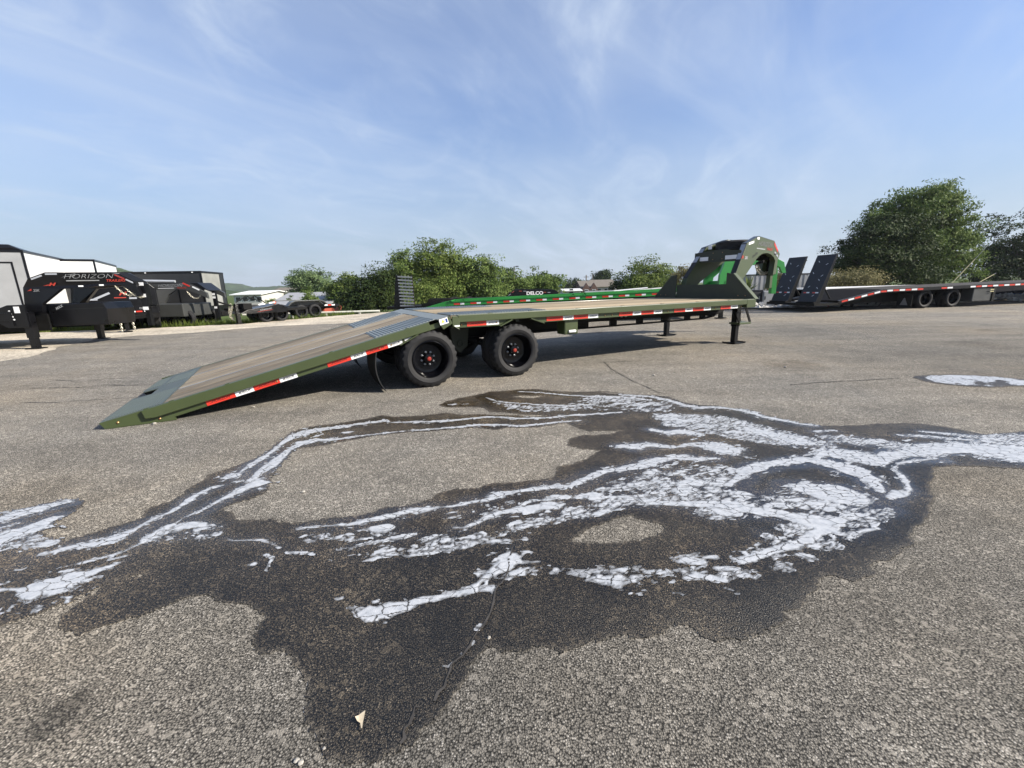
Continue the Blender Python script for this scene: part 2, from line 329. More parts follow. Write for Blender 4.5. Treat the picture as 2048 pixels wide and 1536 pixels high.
def wood(name, a, b_, c):
    m = bpy.data.materials.new(name); m.use_nodes = True; n = m.node_tree.nodes; l = m.node_tree.links; b = n['Principled BSDF']
    tx = n.new('ShaderNodeTexCoord'); oi = n.new('ShaderNodeObjectInfo'); ad = n.new('ShaderNodeVectorMath'); ad.operation = 'ADD'
    sc = n.new('ShaderNodeVectorMath'); sc.operation = 'SCALE'; cb = n.new('ShaderNodeCombineXYZ'); l.new(oi.outputs['Random'], cb.inputs[0]); l.new(oi.outputs['Random'], cb.inputs[1]); l.new(cb.outputs[0], sc.inputs[0]); sc.inputs['Scale'].default_value = 37
    l.new(tx.outputs['Object'], ad.inputs[0]); l.new(sc.outputs[0], ad.inputs[1])
    mp = n.new('ShaderNodeMapping'); mp.inputs['Scale'].default_value = (1.1, 26, 26); l.new(ad.outputs[0], mp.inputs[0])
    no = n.new('ShaderNodeTexNoise'); no.inputs['Scale'].default_value = 1.6; no.inputs['Detail'].default_value = 8; no.inputs['Distortion'].default_value = .6; l.new(mp.outputs[0], no.inputs['Vector'])
    rp = n.new('ShaderNodeValToRGB'); e = rp.color_ramp.elements; e.new(.5)
    for k, (p, q) in zip(e, ((.3, a), (.5, b_), (.72, c))): k.position = p; k.color = (*q, 1)
    l.new(no.outputs[0], rp.inputs[0])
    mr = n.new('ShaderNodeMapRange'); mr.inputs[3].default_value = .62; mr.inputs[4].default_value = 1.22; l.new(oi.outputs['Random'], mr.inputs[0])
    q = n.new('ShaderNodeMixRGB'); q.blend_type = 'MULTIPLY'; q.inputs[0].default_value = 1; l.new(rp.outputs[0], q.inputs[1]); l.new(mr.outputs[0], q.inputs[2])
    l.new(q.outputs[0], b.inputs['Base Color']); b.inputs['Roughness'].default_value = .75; b.inputs['Specular IOR Level'].default_value = .25
    bp = n.new('ShaderNodeBump'); bp.inputs['Strength'].default_value = .35; bp.inputs['Distance'].default_value = .004; l.new(no.outputs[0], bp.inputs['Height']); l.new(bp.outputs[0], b.inputs['Normal'])
    return m
M['deck_wood'] = wood('fresh_pine_deck', (0.237,0.179,0.110), (0.330,0.264,0.173), (0.396,0.330,0.221))
M['dove_wood'] = wood('weathered_pine_deck', (0.109,0.084,0.060), (0.217,0.179,0.129), (0.331,0.293,0.220))
M['pale_deck'] = wood('sun_bleached_deck', (0.410,0.394,0.369), (0.508,0.492,0.467), (0.607,0.590,0.566))
M['dark_deck'] = wood('dark_oiled_deck', (0.025,0.022,0.020), (0.041,0.037,0.033), (0.066,0.057,0.049))
M['navy_matte'] = mat('navy_panel', (0.010,0.011,0.018), .7, var=.2, spec=.1)
M['black_dull'] = mat('dull_black_deck', (0.008,0.008,0.010), .9, var=.3, spec=.05)
M['neck_ink'] = mat('dark_grey_print', (.10,.105,.10), .45)
M['neck_grey'] = mat('silver_print', (.20,.205,.21), .45)
M['red_dull'] = mat('dark_red_tape', (.20,.018,.014), .5)
def leaf_mat(name, a, b_, c, tr=.25):
    m = bpy.data.materials.new(name); m.use_nodes = True; n = m.node_tree.nodes; l = m.node_tree.links; b = n['Principled BSDF']; out = n['Material Output']
    g = n.new('ShaderNodeNewGeometry'); tx = n.new('ShaderNodeTexCoord')
    no = n.new('ShaderNodeTexNoise'); no.inputs['Scale'].default_value = .7; no.inputs['Detail'].default_value = 3; l.new(tx.outputs['Object'], no.inputs['Vector'])
    ad = n.new('ShaderNodeMath'); ad.operation = 'MULTIPLY_ADD'; ad.inputs[1].default_value = .55; l.new(g.outputs['Random Per Island'], ad.inputs[0])
    m2 = n.new('ShaderNodeMath'); m2.operation = 'MULTIPLY'; m2.inputs[1].default_value = .55; l.new(no.outputs[0], m2.inputs[0]); l.new(m2.outputs[0], ad.inputs[2])
    rp = n.new('ShaderNodeValToRGB'); e = rp.color_ramp.elements; e.new(.5)
    for k, (p, q) in zip(e, ((.15, a), (.5, b_), (.9, c))): k.position = p; k.color = (*q, 1)
    l.new(ad.outputs[0], rp.inputs[0]); l.new(rp.outputs[0], b.inputs['Base Color']); b.inputs['Roughness'].default_value = .6; b.inputs['Specular IOR Level'].default_value = .08
    t = n.new('ShaderNodeBsdfTranslucent'); l.new(rp.outputs[0], t.inputs[0]); mxs = n.new('ShaderNodeMixShader'); mxs.inputs[0].default_value = tr
    l.new(b.outputs[0], mxs.inputs[1]); l.new(t.outputs[0], mxs.inputs[2]); l.new(mxs.outputs[0], out.inputs[0])
    return m
M['leaf_mid'] = leaf_mat('leaf_mid', (0.045,0.076,0.022), (0.096,0.146,0.039), (0.197,0.246,0.076), .25)
M['leaf_dark'] = leaf_mat('leaf_dark', (0.012,0.024,0.008), (0.028,0.046,0.015), (0.065,0.087,0.028), .18)
M['leaf_bright'] = leaf_mat('leaf_bright', (0.049,0.084,0.020), (0.110,0.156,0.038), (0.209,0.246,0.073), .3)
M['leaf_olive'] = leaf_mat('leaf_olive', (0.086,0.086,0.038), (0.164,0.154,0.069), (0.276,0.241,0.129))
M['leaf_blue'] = leaf_mat('leaf_bluegreen', (0.060,0.095,0.045), (0.112,0.164,0.072), (0.189,0.249,0.112))
M['grass'] = leaf_mat('grass_blade', (0.057,0.082,0.015), (0.098,0.139,0.025), (0.180,0.205,0.057), .35)
# ------------------------------------------------------------------ ground
def lot_edge(x): return np.interp(x, [-60,-30,-16,-11.5,-9.5,-7,20,30,60], [10,14,17.3,18.7,22.6,26.2,27,27,26])
def terrain_h(x, y):
    x = np.asarray(x, float); y = np.asarray(y, float)
    d = np.clip((y-lot_edge(x))/4, 0, 1); s = d*d*(3-2*d)
    return -.03-.36*s
def hz(x, y): return float(terrain_h(x, y))+.03
gx = np.concatenate([[-1700,-900,-500,-200], np.arange(-90, 91, 1.5), [200,500,900,1700]])
gy = np.concatenate([[-1700,-500,-60], np.arange(-20, 110, 1.5), [150,300,800,1700]])
XX, YY = np.meshgrid(gx, gy); ZZ = terrain_h(XX, YY)
ny, nx = XX.shape; idx = np.arange(ny*nx).reshape(ny, nx)
Fq = np.stack([idx[:-1,:-1], idx[:-1,1:], idx[1:,1:], idx[1:,:-1]], -1).reshape(-1, 4)
tag(put('ground', raw_mesh('ground', np.stack([XX,YY,ZZ], -1).reshape(-1,3), Fq, M['field'], True)), kind='structure')
def sheet(name, poly, z, m, jag=0, seed=1):
    pts = []
    rr = random.Random(seed)
    for i, p in enumerate(poly):
        q = poly[(i+1) % len(poly)]; ln = math.hypot(q[0]-p[0], q[1]-p[1]); k = max(1, int(ln/.25)) if jag and ln < 9 else 1
        for j in range(k):
            t = j/k; pts.append((p[0]+(q[0]-p[0])*t+rr.uniform(-jag, jag)*.6, p[1]+(q[1]-p[1])*t+rr.uniform(-jag, jag)))
    me = bpy.data.meshes.new(name); me.from_pydata([(x, y, z) for x, y in pts], [], [tuple(range(len(pts)))]); me.materials.append(m)
    return tag(put(name, me), kind='structure')
sheet('gravel_lot', [(-60,5),(-60,9.6),(-30,13.5),(-16,16.9),(-14.5,17.2),(-11.5,18.4),(-9.6,22.3),(-7,25.8),(20,26.6),(60,25.5),(60,-14),(-60,-14)], -.008, M['gravel'], .12, 3)
edge_px = [(0,723),(61,714),(123,693),(193,679),(264,672),(360,667),(487,657),(554,652),(622,649),(700,646)]
edge = [tuple(gp(*p).xy) for p in edge_px]
sheet('asphalt_lot', [(-16,-13),(-13.2,4)]+edge+[(-4,20.5),(0,23),(6,23),(9.5,20.3),(12.5,19.3),(17.5,19.2),(23.8,20.0),(60,22.5),(60,-13)], 0, M['asphalt'], .10, 5)
# raised dark kerb along the far right edge of the lot
kb = MB(); kp = [(9.6,20.3),(12.5,19.3),(17.5,19.2),(23.8,20.0),(40,21.2)]
for a, b in zip(kp, kp[1:]): kb.bar((a[0],a[1]+.15,.03), (b[0],b[1]+.15,.03), .34, .1)
tag(kb.build('kerb', M['crack']), kind='structure')
# ---- wet stain and soap suds on the asphalt, outlines surveyed in metres on the ground
WET=[(-3.133,2.19),(-3.109,2.336),(-3.095,2.416),(-3.023,2.497),(-2.886,2.524),(-2.817,2.532),(-2.759,2.496),(-2.706,2.398),(-2.71,2.299),(-2.684,2.172),(-2.617,2.127),(-2.517,2.095),(-2.437,2.063),(-2.412,2.102),(-2.33,2.165),(-2.263,2.243),(-2.219,2.297),(-2.277,2.378),(-2.265,2.44),(-2.198,2.491),(-2.21,2.595),(-2.234,2.721),(-2.216,2.813),(-2.242,2.885),(-2.186,2.971),(-2.114,3.061),(-2.058,3.191),(-2.041,3.412),(-2.066,3.599),(-2.094,3.806),(-1.999,3.948),(-1.862,4.017),(-1.939,4.023),(-1.774,4.032),(-1.593,4.145),(-1.487,4.195),(-1.379,4.306),(-1.252,4.235),(-1.107,4.224),(-0.969,4.243),(-0.713,4.314),(-0.524,4.237),(-0.347,4.254),(-0.167,4.203),(0.009,4.177),(0.182,4.123),(0.32,4.117),(0.34,4.151),(0.15,4.196),(-0.08,4.3),(-0.243,4.313),(-0.306,4.474),(-0.461,4.534),(-0.689,4.54),(-0.781,4.582),(-0.826,4.657),(-0.785,4.8),(-0.639,4.919),(-0.444,5.048),(-0.284,5.206),(-0.09,5.232),(0.107,5.304),(0.347,5.28),(0.55,5.143),(0.8,5.101),(1.099,5.116),(1.271,5.038),(1.444,4.912),(1.077,5.054),(1.258,4.964),(1.439,4.897),(1.678,4.874),(1.81,4.765),(1.886,4.532),(2.01,4.395),(2.181,4.38),(2.313,4.249),(2.399,4.129),(2.46,4.017),(2.537,3.876),(2.609,3.744),(2.751,3.673),(2.927,3.631),(3.125,3.645),(3.325,3.66),(3.526,3.675),(3.676,3.634),(3.769,3.54),(3.859,3.451),(3.918,3.342),(4.105,3.354),(4.29,3.367),(4.613,3.344),(3.69,2.621),(3.457,2.661),(3.286,2.694),(3.186,2.734),(3.067,2.758),(2.909,2.715),(2.747,2.577),(2.591,2.409),(2.465,2.26),(2.29,2.129),(2.191,2.048),(2.04,1.956),(1.969,1.868),(1.808,1.791),(1.759,1.745),(1.671,1.733),(1.578,1.656),(1.471,1.625),(1.428,1.641),(1.38,1.663),(1.31,1.604),(1.232,1.53),(1.143,1.474),(1.072,1.443),(1.017,1.38),(0.937,1.352),(0.88,1.335),(0.799,1.327),(0.733,1.32),(0.696,1.34),(0.69,1.38),(0.655,1.391),(0.599,1.393),(0.552,1.349),(0.462,1.337),(0.384,1.335),(0.304,1.323),(0.26,1.316),(0.218,1.295),(0.173,1.277),(0.13,1.282),(0.082,1.298),(0.031,1.285),(-0.031,1.287),(-0.081,1.303),(-0.118,1.298),(-0.146,1.254),(-0.156,1.219),(-0.165,1.186),(-0.185,1.161),(-0.212,1.143),(-0.213,1.108),(-0.234,1.069),(-0.252,1.047),(-0.285,1.027),(-0.297,1.007),(-0.293,0.99),(-0.32,0.974),(-0.355,0.956),(-0.417,0.934),(-0.472,0.927),(-0.509,0.923),(-0.549,0.928),(-0.574,0.951),(-0.598,0.985),(-0.635,1.02),(-0.67,1.074),(-0.697,1.131),(-0.726,1.194),(-0.757,1.235),(-0.792,1.257),(-0.822,1.294),(-0.87,1.325),(-0.907,1.311),(-0.93,1.308),(-0.973,1.328),(-1.008,1.377),(-1.027,1.445),(-1.02,1.481),(-1.059,1.501),(-1.101,1.52),(-1.179,1.554),(-1.268,1.579),(-1.356,1.6),(-1.417,1.613),(-1.455,1.583),(-1.494,1.549),(-1.521,1.512),(-1.565,1.481),(-1.618,1.478),(-1.668,1.457),(-1.713,1.432),(-1.769,1.434),(-1.824,1.462),(-1.855,1.499),(-1.868,1.546),(-1.873,1.612),(-1.868,1.638),(-1.877,1.688),(-1.852,1.722),(-1.797,1.749),(-1.737,1.774),(-1.8,1.771),(-1.845,1.749),(-1.882,1.719),(-1.922,1.679),(-1.961,1.61),(-2.0,1.556),(-2.045,1.505),(-2.08,1.456),(-2.13,1.386)]
DRY=[[(-1.794,2.377),(-1.707,2.323),(-1.628,2.261),(-1.509,2.247),(-1.417,2.261),(-1.296,2.219),(-1.199,2.224),(-1.103,2.229),(-1.019,2.244),(-1.103,2.196),(-1.012,2.238),(-0.883,2.27),(-0.784,2.345),(-0.642,2.358),(-0.532,2.438),(-0.509,2.493),(-0.399,2.57),(-0.219,2.573),(-0.189,2.646),(-0.063,2.652),(0.112,2.669),(0.264,2.687),(0.305,2.739),(0.321,2.882),(0.441,2.936),(0.558,3.025),(0.666,3.174),(0.548,3.199),(0.455,3.318),(0.473,3.459),(0.589,3.537),(0.833,3.551),(0.99,3.636),(0.699,3.643),(0.591,3.746),(0.515,3.893),(0.413,3.859),(0.246,3.795),(0.005,3.778),(-0.154,3.751),(-0.399,3.832),(-0.601,3.773),(-0.786,3.738),(-1.015,3.707),(-1.234,3.653),(-1.393,3.576),(-1.56,3.502),(-1.677,3.428),(-1.802,3.385),(-1.822,3.409),(-1.886,3.28),(-1.792,3.074),(-1.741,2.858),(-1.677,2.718),(-1.637,2.544),(-1.74,2.459)],[(0.299,1.964),(0.362,2.023),(0.46,2.102),(0.57,2.164),(0.67,2.178),(0.548,2.162),(0.632,2.169),(0.726,2.133),(0.794,2.098),(0.805,2.047),(0.736,1.991),(0.652,1.966),(0.541,1.952),(0.434,1.951),(0.517,1.95),(0.403,1.952)],[(0.015,4.923),(0.12,4.995),(0.325,4.96),(0.371,4.89),(0.216,4.841)]]
POOL=[(5.477,5.515),(5.736,5.525),(6.106,5.483),(6.326,5.314),(6.415,5.168),(6.62,5.016),(6.399,4.84),(6.091,4.894),(5.93,4.899),(5.689,4.86),(5.52,4.931),(5.356,5.014),(5.294,5.158)]
POOLWET=[(5.283,5.484),(5.524,5.564),(5.773,5.562),(6.144,5.519),(6.365,5.348),(6.453,5.2),(6.757,5.025),(6.459,4.792),(6.057,4.865),(5.897,4.871),(5.657,4.831),(5.488,4.902),(5.325,4.984),(5.227,5.142),(5.262,5.344)]
FOAM=[
(1.0,[(-3.107,2.233,0.076),(-3.073,2.306,0.071),(-3.042,2.369,0.074),(-2.995,2.421,0.066),(-2.937,2.467,0.049),(-2.87,2.508,0.023)]),
(0.7,[(-2.979,2.175,0.029),(-2.95,2.2,0.029),(-2.921,2.243,0.023)]),
(0.93,[(-2.883,2.049,0.077),(-2.845,2.079,0.08),(-2.806,2.126,0.097),(-2.775,2.175,0.095),(-2.764,2.228,0.061),(-2.763,2.302,0.042),(-2.73,2.329,0.018)]),
(0.72,[(-2.768,2.045,0.057),(-2.69,2.057,0.047),(-2.576,2.037,0.039),(-2.497,2.049,0.028)]),
(0.7,[(-2.75,1.984,0.017),(-2.703,1.989,0.018),(-2.656,1.995,0.018)]),
(0.95,[(-2.437,1.95,0.012),(-2.376,1.977,0.03),(-2.322,2.012,0.035),(-2.234,2.023,0.041),(-2.186,2.06,0.058),(-2.171,2.117,0.044),(-2.145,2.175,0.027),(-2.141,2.228,0.015),(-2.129,2.274,0.022),(-2.087,2.35,0.021),(-2.082,2.453,0.026),(-2.087,2.566,0.032),(-2.063,2.661,0.037),(-2.005,2.696,0.019)]),
(0.92,[(-2.169,1.857,0.017),(-2.115,1.889,0.016),(-2.059,1.921,0.015),(-2.014,1.97,0.016),(-1.988,2.045,0.015),(-1.995,2.109,0.027),(-1.979,2.185,0.03),(-1.957,2.22,0.01),(-1.956,2.285,0.011),(-1.913,2.352,0.015),(-1.895,2.402,0.018),(-1.882,2.476,0.023),(-1.855,2.554,0.035),(-1.824,2.649,0.055),(-1.778,2.71,0.079),(-1.737,2.721,0.053)]),
(0.6,[(-1.98,2.068,0.034),(-1.946,2.107,0.057),(-1.898,2.13,0.061),(-1.826,2.136,0.062),(-1.728,2.132,0.042),(-1.665,2.096,0.041),(-1.663,2.163,0.016)]),
(1.0,[(-1.851,2.754,0.029),(-1.86,2.893,0.043),(-1.851,3.014,0.056),(-1.86,3.179,0.042),(-1.88,3.325,0.033),(-1.846,3.459,0.045),(-1.741,3.556,0.039),(-1.601,3.581,0.023),(-1.459,3.602,0.024)]),
(1.0,[(-2.015,2.902,0.012),(-2.012,3.023,0.031),(-2.005,3.171,0.036),(-1.998,3.332,0.031),(-2.016,3.532,0.032),(-2.012,3.707,0.059),(-1.932,3.804,0.071),(-1.794,3.858,0.05),(-1.579,3.928,0.034)]),
(1.0,[(-2.064,2.833,0.026),(-2.033,2.851,0.063),(-1.985,2.843,0.019)]),
(1.0,[(-2.443,1.668,0.039),(-2.369,1.677,0.019),(-2.303,1.68,0.013),(-2.259,1.682,0.014),(-2.21,1.666,0.048),(-2.155,1.686,0.089),(-2.105,1.713,0.097),(-2.065,1.753,0.074),(-2.024,1.794,0.038),(-1.984,1.831,0.024),(-1.959,1.859,0.012)]),
(0.9,[(-2.035,1.886,0.011),(-1.974,1.914,0.008)]),
(0.9,[(-2.23,1.827,0.015),(-2.188,1.851,0.01)]),
(0.9,[(-2.432,1.821,0.008),(-2.398,1.82,0.005)]),
(0.9,[(-2.427,1.713,0.013),(-2.385,1.717,0.014),(-2.359,1.722,0.007)]),
(0.95,[(-1.581,2.068,0.004),(-1.51,2.029,0.007),(-1.429,2.03,0.011),(-1.357,2.032,0.012),(-1.268,1.985,0.007),(-1.215,1.953,0.004)]),
(0.95,[(-1.162,1.918,0.009),(-1.105,1.909,0.019),(-1.08,1.919,0.008)]),
(0.9,[(-1.293,1.819,0.01),(-1.275,1.823,0.018)]),
(0.3,[(-1.276,1.906,0.015),(-1.204,1.868,0.011),(-1.187,1.777,0.014)]),
(1.0,[(-1.971,3.736,0.065),(-1.884,3.825,0.077),(-1.726,3.913,0.051),(-1.54,3.993,0.041),(-1.374,4.056,0.053),(-1.3,4.095,0.054),(-1.214,4.033,0.025),(-1.061,4.033,0.028),(-0.841,4.032,0.039),(-0.622,4.043,0.039),(-0.422,4.095,0.028),(-0.252,4.139,0.029),(-0.113,4.117,0.028),(0.059,4.058,0.028),(0.264,4.059,0.028),(0.437,4.085,0.027),(0.615,4.129,0.028),(0.881,4.155,0.028),(1.118,4.196,0.023)]),
(1.0,[(-1.862,3.509,0.053),(-1.768,3.566,0.047),(-1.587,3.567,0.033),(-1.388,3.65,0.025),(-1.247,3.695,0.025),(-1.027,3.755,0.02),(-0.795,3.787,0.025),(-0.56,3.829,0.03),(-0.322,3.888,0.031),(-0.108,3.872,0.03),(0.054,3.824,0.035),(0.25,3.861,0.03),(0.453,3.919,0.023),(0.655,3.946,0.016)]),
(0.9,[(-1.808,3.657,0.019),(-1.759,3.722,0.014)]),
(0.9,[(-1.583,3.756,0.026),(-1.494,3.774,0.021)]),
(0.9,[(-0.311,4.913,0.012),(-0.184,4.747,0.019),(-0.045,4.661,0.024),(0.147,4.608,0.027),(0.296,4.539,0.031),(0.52,4.505,0.031),(0.664,4.459,0.02)]),
(0.9,[(0.082,5.171,0.022),(0.23,5.138,0.021),(0.436,5.05,0.024),(0.691,4.925,0.024),(0.923,4.855,0.032),(1.216,4.812,0.036),(1.4,4.756,0.031),(1.553,4.629,0.035)]),
(0.5,[(-0.182,4.673,0.053),(0.067,4.442,0.076),(0.286,4.391,0.085),(0.563,4.401,0.095),(0.853,4.477,0.143),(1.136,4.487,0.186),(1.487,4.422,0.22)]),
(1.0,[(-0.703,4.639,0.022),(-0.656,4.649,0.036)]),
(1.0,[(-0.549,4.647,0.018),(-0.501,4.657,0.018)]),
(1.0,[(-1.202,2.139,0.018),(-1.128,2.144,0.017),(-1.038,2.158,0.009),(-0.944,2.162,0.015),(-0.841,2.203,0.028),(-0.735,2.244,0.032),(-0.628,2.297,0.035),(-0.511,2.322,0.023),(-0.42,2.332,0.008),(-0.369,2.342,0.017),(-0.27,2.383,0.023),(-0.166,2.41,0.036),(-0.083,2.484,0.053),(0.027,2.513,0.029),(0.162,2.554,0.026),(0.275,2.565,0.026),(0.365,2.567,0.024),(0.444,2.639,0.037),(0.553,2.725,0.037),(0.662,2.789,0.028),(0.796,2.84,0.033),(0.93,2.877,0.054),(0.993,2.889,0.063)]),
(0.9,[(-0.339,2.102,0.014),(-0.282,2.103,0.02),(-0.22,2.149,0.019),(-0.165,2.201,0.021),(-0.098,2.254,0.028),(0.022,2.278,0.038),(0.146,2.312,0.049),(0.248,2.317,0.049),(0.297,2.335,0.019)]),
(0.6,[(-0.074,2.041,0.022),(0.019,2.104,0.039),(0.135,2.151,0.049),(0.236,2.201,0.061),(0.336,2.215,0.053),(0.441,2.249,0.051),(0.552,2.303,0.05),(0.669,2.359,0.065),(0.834,2.394,0.069)]),
(0.6,[(-0.008,2.309,0.014),(0.152,2.406,0.02),(0.312,2.42,0.02),(0.408,2.415,0.021),(0.591,2.473,0.028),(0.698,2.468,0.033),(0.87,2.506,0.043)]),
(0.85,[(-0.907,1.923,0.01),(-0.844,1.942,0.01),(-0.768,1.976,0.013),(-0.684,1.995,0.013),(-0.601,2.023,0.017),(-0.543,2.048,0.012)]),
(0.42,[(-0.896,1.853,0.015),(-0.783,1.89,0.037),(-0.657,1.899,0.043),(-0.527,1.894,0.036),(-0.402,1.917,0.037),(-0.315,1.921,0.022),(-0.23,1.932,0.015)]),
(0.33,[(-1.098,2.036,0.043),(-0.893,2.075,0.053),(-0.714,2.101,0.044)]),
(0.42,[(-0.459,1.994,0.039),(-0.326,2.004,0.047),(-0.145,1.997,0.047),(0.035,2.005,0.039)]),
(0.6,[(-1.095,1.916,0.018),(-1.015,1.891,0.008)]),
(0.35,[(-0.377,2.247,0.039),(-0.21,2.278,0.039),(-0.007,2.35,0.04)]),
(0.97,[(-0.699,1.521,0.005),(-0.658,1.505,0.011),(-0.617,1.467,0.023),(-0.585,1.475,0.045),(-0.529,1.501,0.041),(-0.463,1.518,0.031),(-0.399,1.556,0.026),(-0.343,1.569,0.024),(-0.286,1.578,0.021),(-0.229,1.597,0.027),(-0.194,1.611,0.035),(-0.167,1.654,0.017),(-0.131,1.699,0.03),(-0.093,1.746,0.043),(-0.045,1.782,0.06),(-0.02,1.82,0.053),(0.028,1.786,0.016),(0.11,1.791,0.008)]),
(1.0,[(-0.029,1.861,0.009),(-0.016,1.91,0.004)]),
(1.0,[(-0.179,1.725,0.01),(-0.148,1.73,0.012)]),
(0.95,[(-0.156,1.605,0.011),(-0.119,1.614,0.027),(-0.097,1.624,0.013)]),
(0.42,[(-0.052,1.685,0.023),(0.066,1.728,0.03),(0.224,1.722,0.03),(0.338,1.694,0.048),(0.448,1.667,0.047),(0.592,1.639,0.052)]),
(0.95,[(0.311,1.719,0.008),(0.343,1.72,0.015),(0.371,1.723,0.008)]),
(0.95,[(0.05,1.71,0.007),(0.083,1.746,0.008)]),
(0.9,[(0.36,1.647,0.017),(0.435,1.645,0.008)]),
(0.95,[(0.421,1.604,0.01),(0.452,1.606,0.014)]),
(0.9,[(-0.776,1.573,0.007),(-0.752,1.575,0.008)]),
(0.95,[(1.29,4.891,0.04),(1.6,4.784,0.038),(1.739,4.633,0.045),(1.837,4.409,0.043),(1.959,4.279,0.041),(2.137,4.288,0.049),(2.274,4.214,0.049),(2.38,4.095,0.048),(2.43,3.931,0.053),(2.529,3.831,0.042),(2.619,3.701,0.034),(2.741,3.632,0.027)]),
(0.55,[(0.994,4.655,0.223),(1.315,4.539,0.213),(1.55,4.353,0.117)]),
(0.92,[(1.25,3.637,0.038),(1.349,3.547,0.045),(1.501,3.563,0.068),(1.599,3.492,0.044)]),
(0.85,[(1.448,3.769,0.044),(1.568,3.73,0.031)]),
(0.68,[(1.527,3.988,0.103),(1.64,3.913,0.133),(1.754,3.808,0.226),(1.9,3.706,0.283),(2.024,3.582,0.261),(2.146,3.412,0.198),(2.269,3.329,0.169),(2.387,3.249,0.11),(2.499,3.172,0.054)]),
(0.92,[(2.095,3.577,0.076),(2.23,3.407,0.116),(2.321,3.277,0.109),(2.43,3.191,0.038)]),
(0.95,[(0.856,3.255,0.037),(0.97,3.239,0.061),(1.116,3.275,0.046),(1.203,3.233,0.057),(1.325,3.203,0.022),(1.424,3.242,0.027),(1.525,3.203,0.038),(1.615,3.184,0.121),(1.69,3.135,0.117),(1.777,3.13,0.054)]),
(1.0,[(1.4,3.266,0.017),(1.525,3.282,0.018),(1.657,3.273,0.028)]),
(1.0,[(0.605,2.775,0.032),(0.757,2.801,0.037),(0.923,2.863,0.048),(1.094,2.966,0.06),(1.214,2.998,0.04),(1.322,3.032,0.034)]),
(0.92,[(1.237,2.977,0.032),(1.381,2.949,0.046),(1.502,2.961,0.025)]),
(0.55,[(0.858,2.646,0.055),(1.045,2.7,0.072),(1.197,2.725,0.112),(1.337,2.718,0.13),(1.471,2.727,0.079)]),
(0.6,[(0.528,2.403,0.064),(0.617,2.453,0.07),(0.822,2.527,0.092),(1.03,2.546,0.094),(1.227,2.596,0.079)]),
(0.98,[(1.254,2.594,0.023),(1.313,2.546,0.039),(1.392,2.542,0.029),(1.483,2.613,0.03),(1.605,2.737,0.053),(1.727,2.799,0.054),(1.898,2.862,0.043),(2.032,2.884,0.042),(2.151,2.903,0.054),(2.229,2.843,0.066),(2.29,2.785,0.093),(2.336,2.696,0.106),(2.342,2.599,0.068),(2.298,2.481,0.049),(2.256,2.385,0.019)]),
(0.93,[(1.795,2.478,0.066),(1.865,2.446,0.1),(1.927,2.388,0.13),(2.006,2.358,0.13),(2.079,2.354,0.052)]),
(0.85,[(1.712,2.295,0.057),(1.79,2.267,0.073),(1.861,2.216,0.056),(1.922,2.202,0.026)]),
(0.5,[(1.594,2.365,0.037),(1.725,2.372,0.058),(1.804,2.394,0.051)]),
(0.92,[(1.362,2.43,0.023),(1.43,2.413,0.036),(1.469,2.389,0.018)]),
(0.5,[(0.915,2.411,0.052),(1.072,2.417,0.067),(1.217,2.396,0.07),(1.353,2.363,0.057),(1.496,2.306,0.057),(1.63,2.227,0.042),(1.733,2.154,0.035)]),
(0.97,[(0.73,2.305,0.016),(0.884,2.322,0.03),(1.026,2.303,0.033),(1.146,2.297,0.038),(1.237,2.281,0.053),(1.337,2.24,0.058),(1.428,2.19,0.057),(1.522,2.152,0.064),(1.606,2.105,0.076),(1.662,2.071,0.101),(1.702,2.049,0.029),(1.617,1.993,0.039),(1.515,1.94,0.034),(1.418,1.89,0.035),(1.336,1.859,0.032),(1.237,1.829,0.031),(1.131,1.785,0.03),(1.061,1.764,0.03),(1.03,1.78,0.014)]),
(0.85,[(1.303,1.958,0.024),(1.333,1.902,0.037),(1.377,1.874,0.031)]),
(0.58,[(1.058,2.207,0.034),(1.139,2.203,0.069),(1.244,2.198,0.046)]),
(0.5,[(1.471,2.018,0.059),(1.524,2.016,0.069)]),
(0.92,[(2.261,2.332,0.033),(2.354,2.367,0.043),(2.426,2.39,0.019),(2.512,2.499,0.024),(2.579,2.617,0.029),(2.622,2.714,0.017),(2.724,2.796,0.019),(2.884,2.841,0.022),(3.059,2.869,0.021)]),
(0.62,[(2.129,2.181,0.022),(2.058,2.139,0.027),(1.989,2.099,0.022)]),
(0.93,[(1.666,1.972,0.027),(1.715,1.951,0.026),(1.788,1.976,0.017),(1.856,1.992,0.016),(1.916,2.0,0.01)]),
(0.62,[(1.476,1.853,0.021),(1.547,1.868,0.031),(1.582,1.866,0.026)]),
(0.95,[(1.349,1.8,0.014),(1.382,1.791,0.022),(1.411,1.782,0.013)]),
(0.52,[(1.782,2.066,0.053),(1.901,2.103,0.063),(2.031,2.162,0.038),(1.994,2.234,0.031),(2.143,2.325,0.031)]),
(0.93,[(2.29,2.993,0.04),(2.395,2.987,0.085),(2.499,2.961,0.143),(2.572,2.898,0.141),(2.598,2.821,0.056),(2.839,2.96,0.071),(3.021,2.989,0.09),(3.196,3.041,0.098),(3.365,3.051,0.107),(3.493,3.022,0.153),(3.597,2.974,0.186),(3.745,2.905,0.193),(3.984,2.852,0.179)]),
(0.64,[(2.664,3.327,0.089),(2.742,3.273,0.111),(2.884,3.24,0.085),(2.986,3.164,0.086),(3.071,3.113,0.056)]),
(0.85,[(2.619,3.485,0.024),(2.792,3.499,0.024)]),
(0.85,[(3.233,3.348,0.022),(3.378,3.318,0.029),(3.502,3.27,0.029),(3.661,3.212,0.029),(3.799,3.156,0.051),(4.024,3.141,0.095),(4.302,3.101,0.097)]),
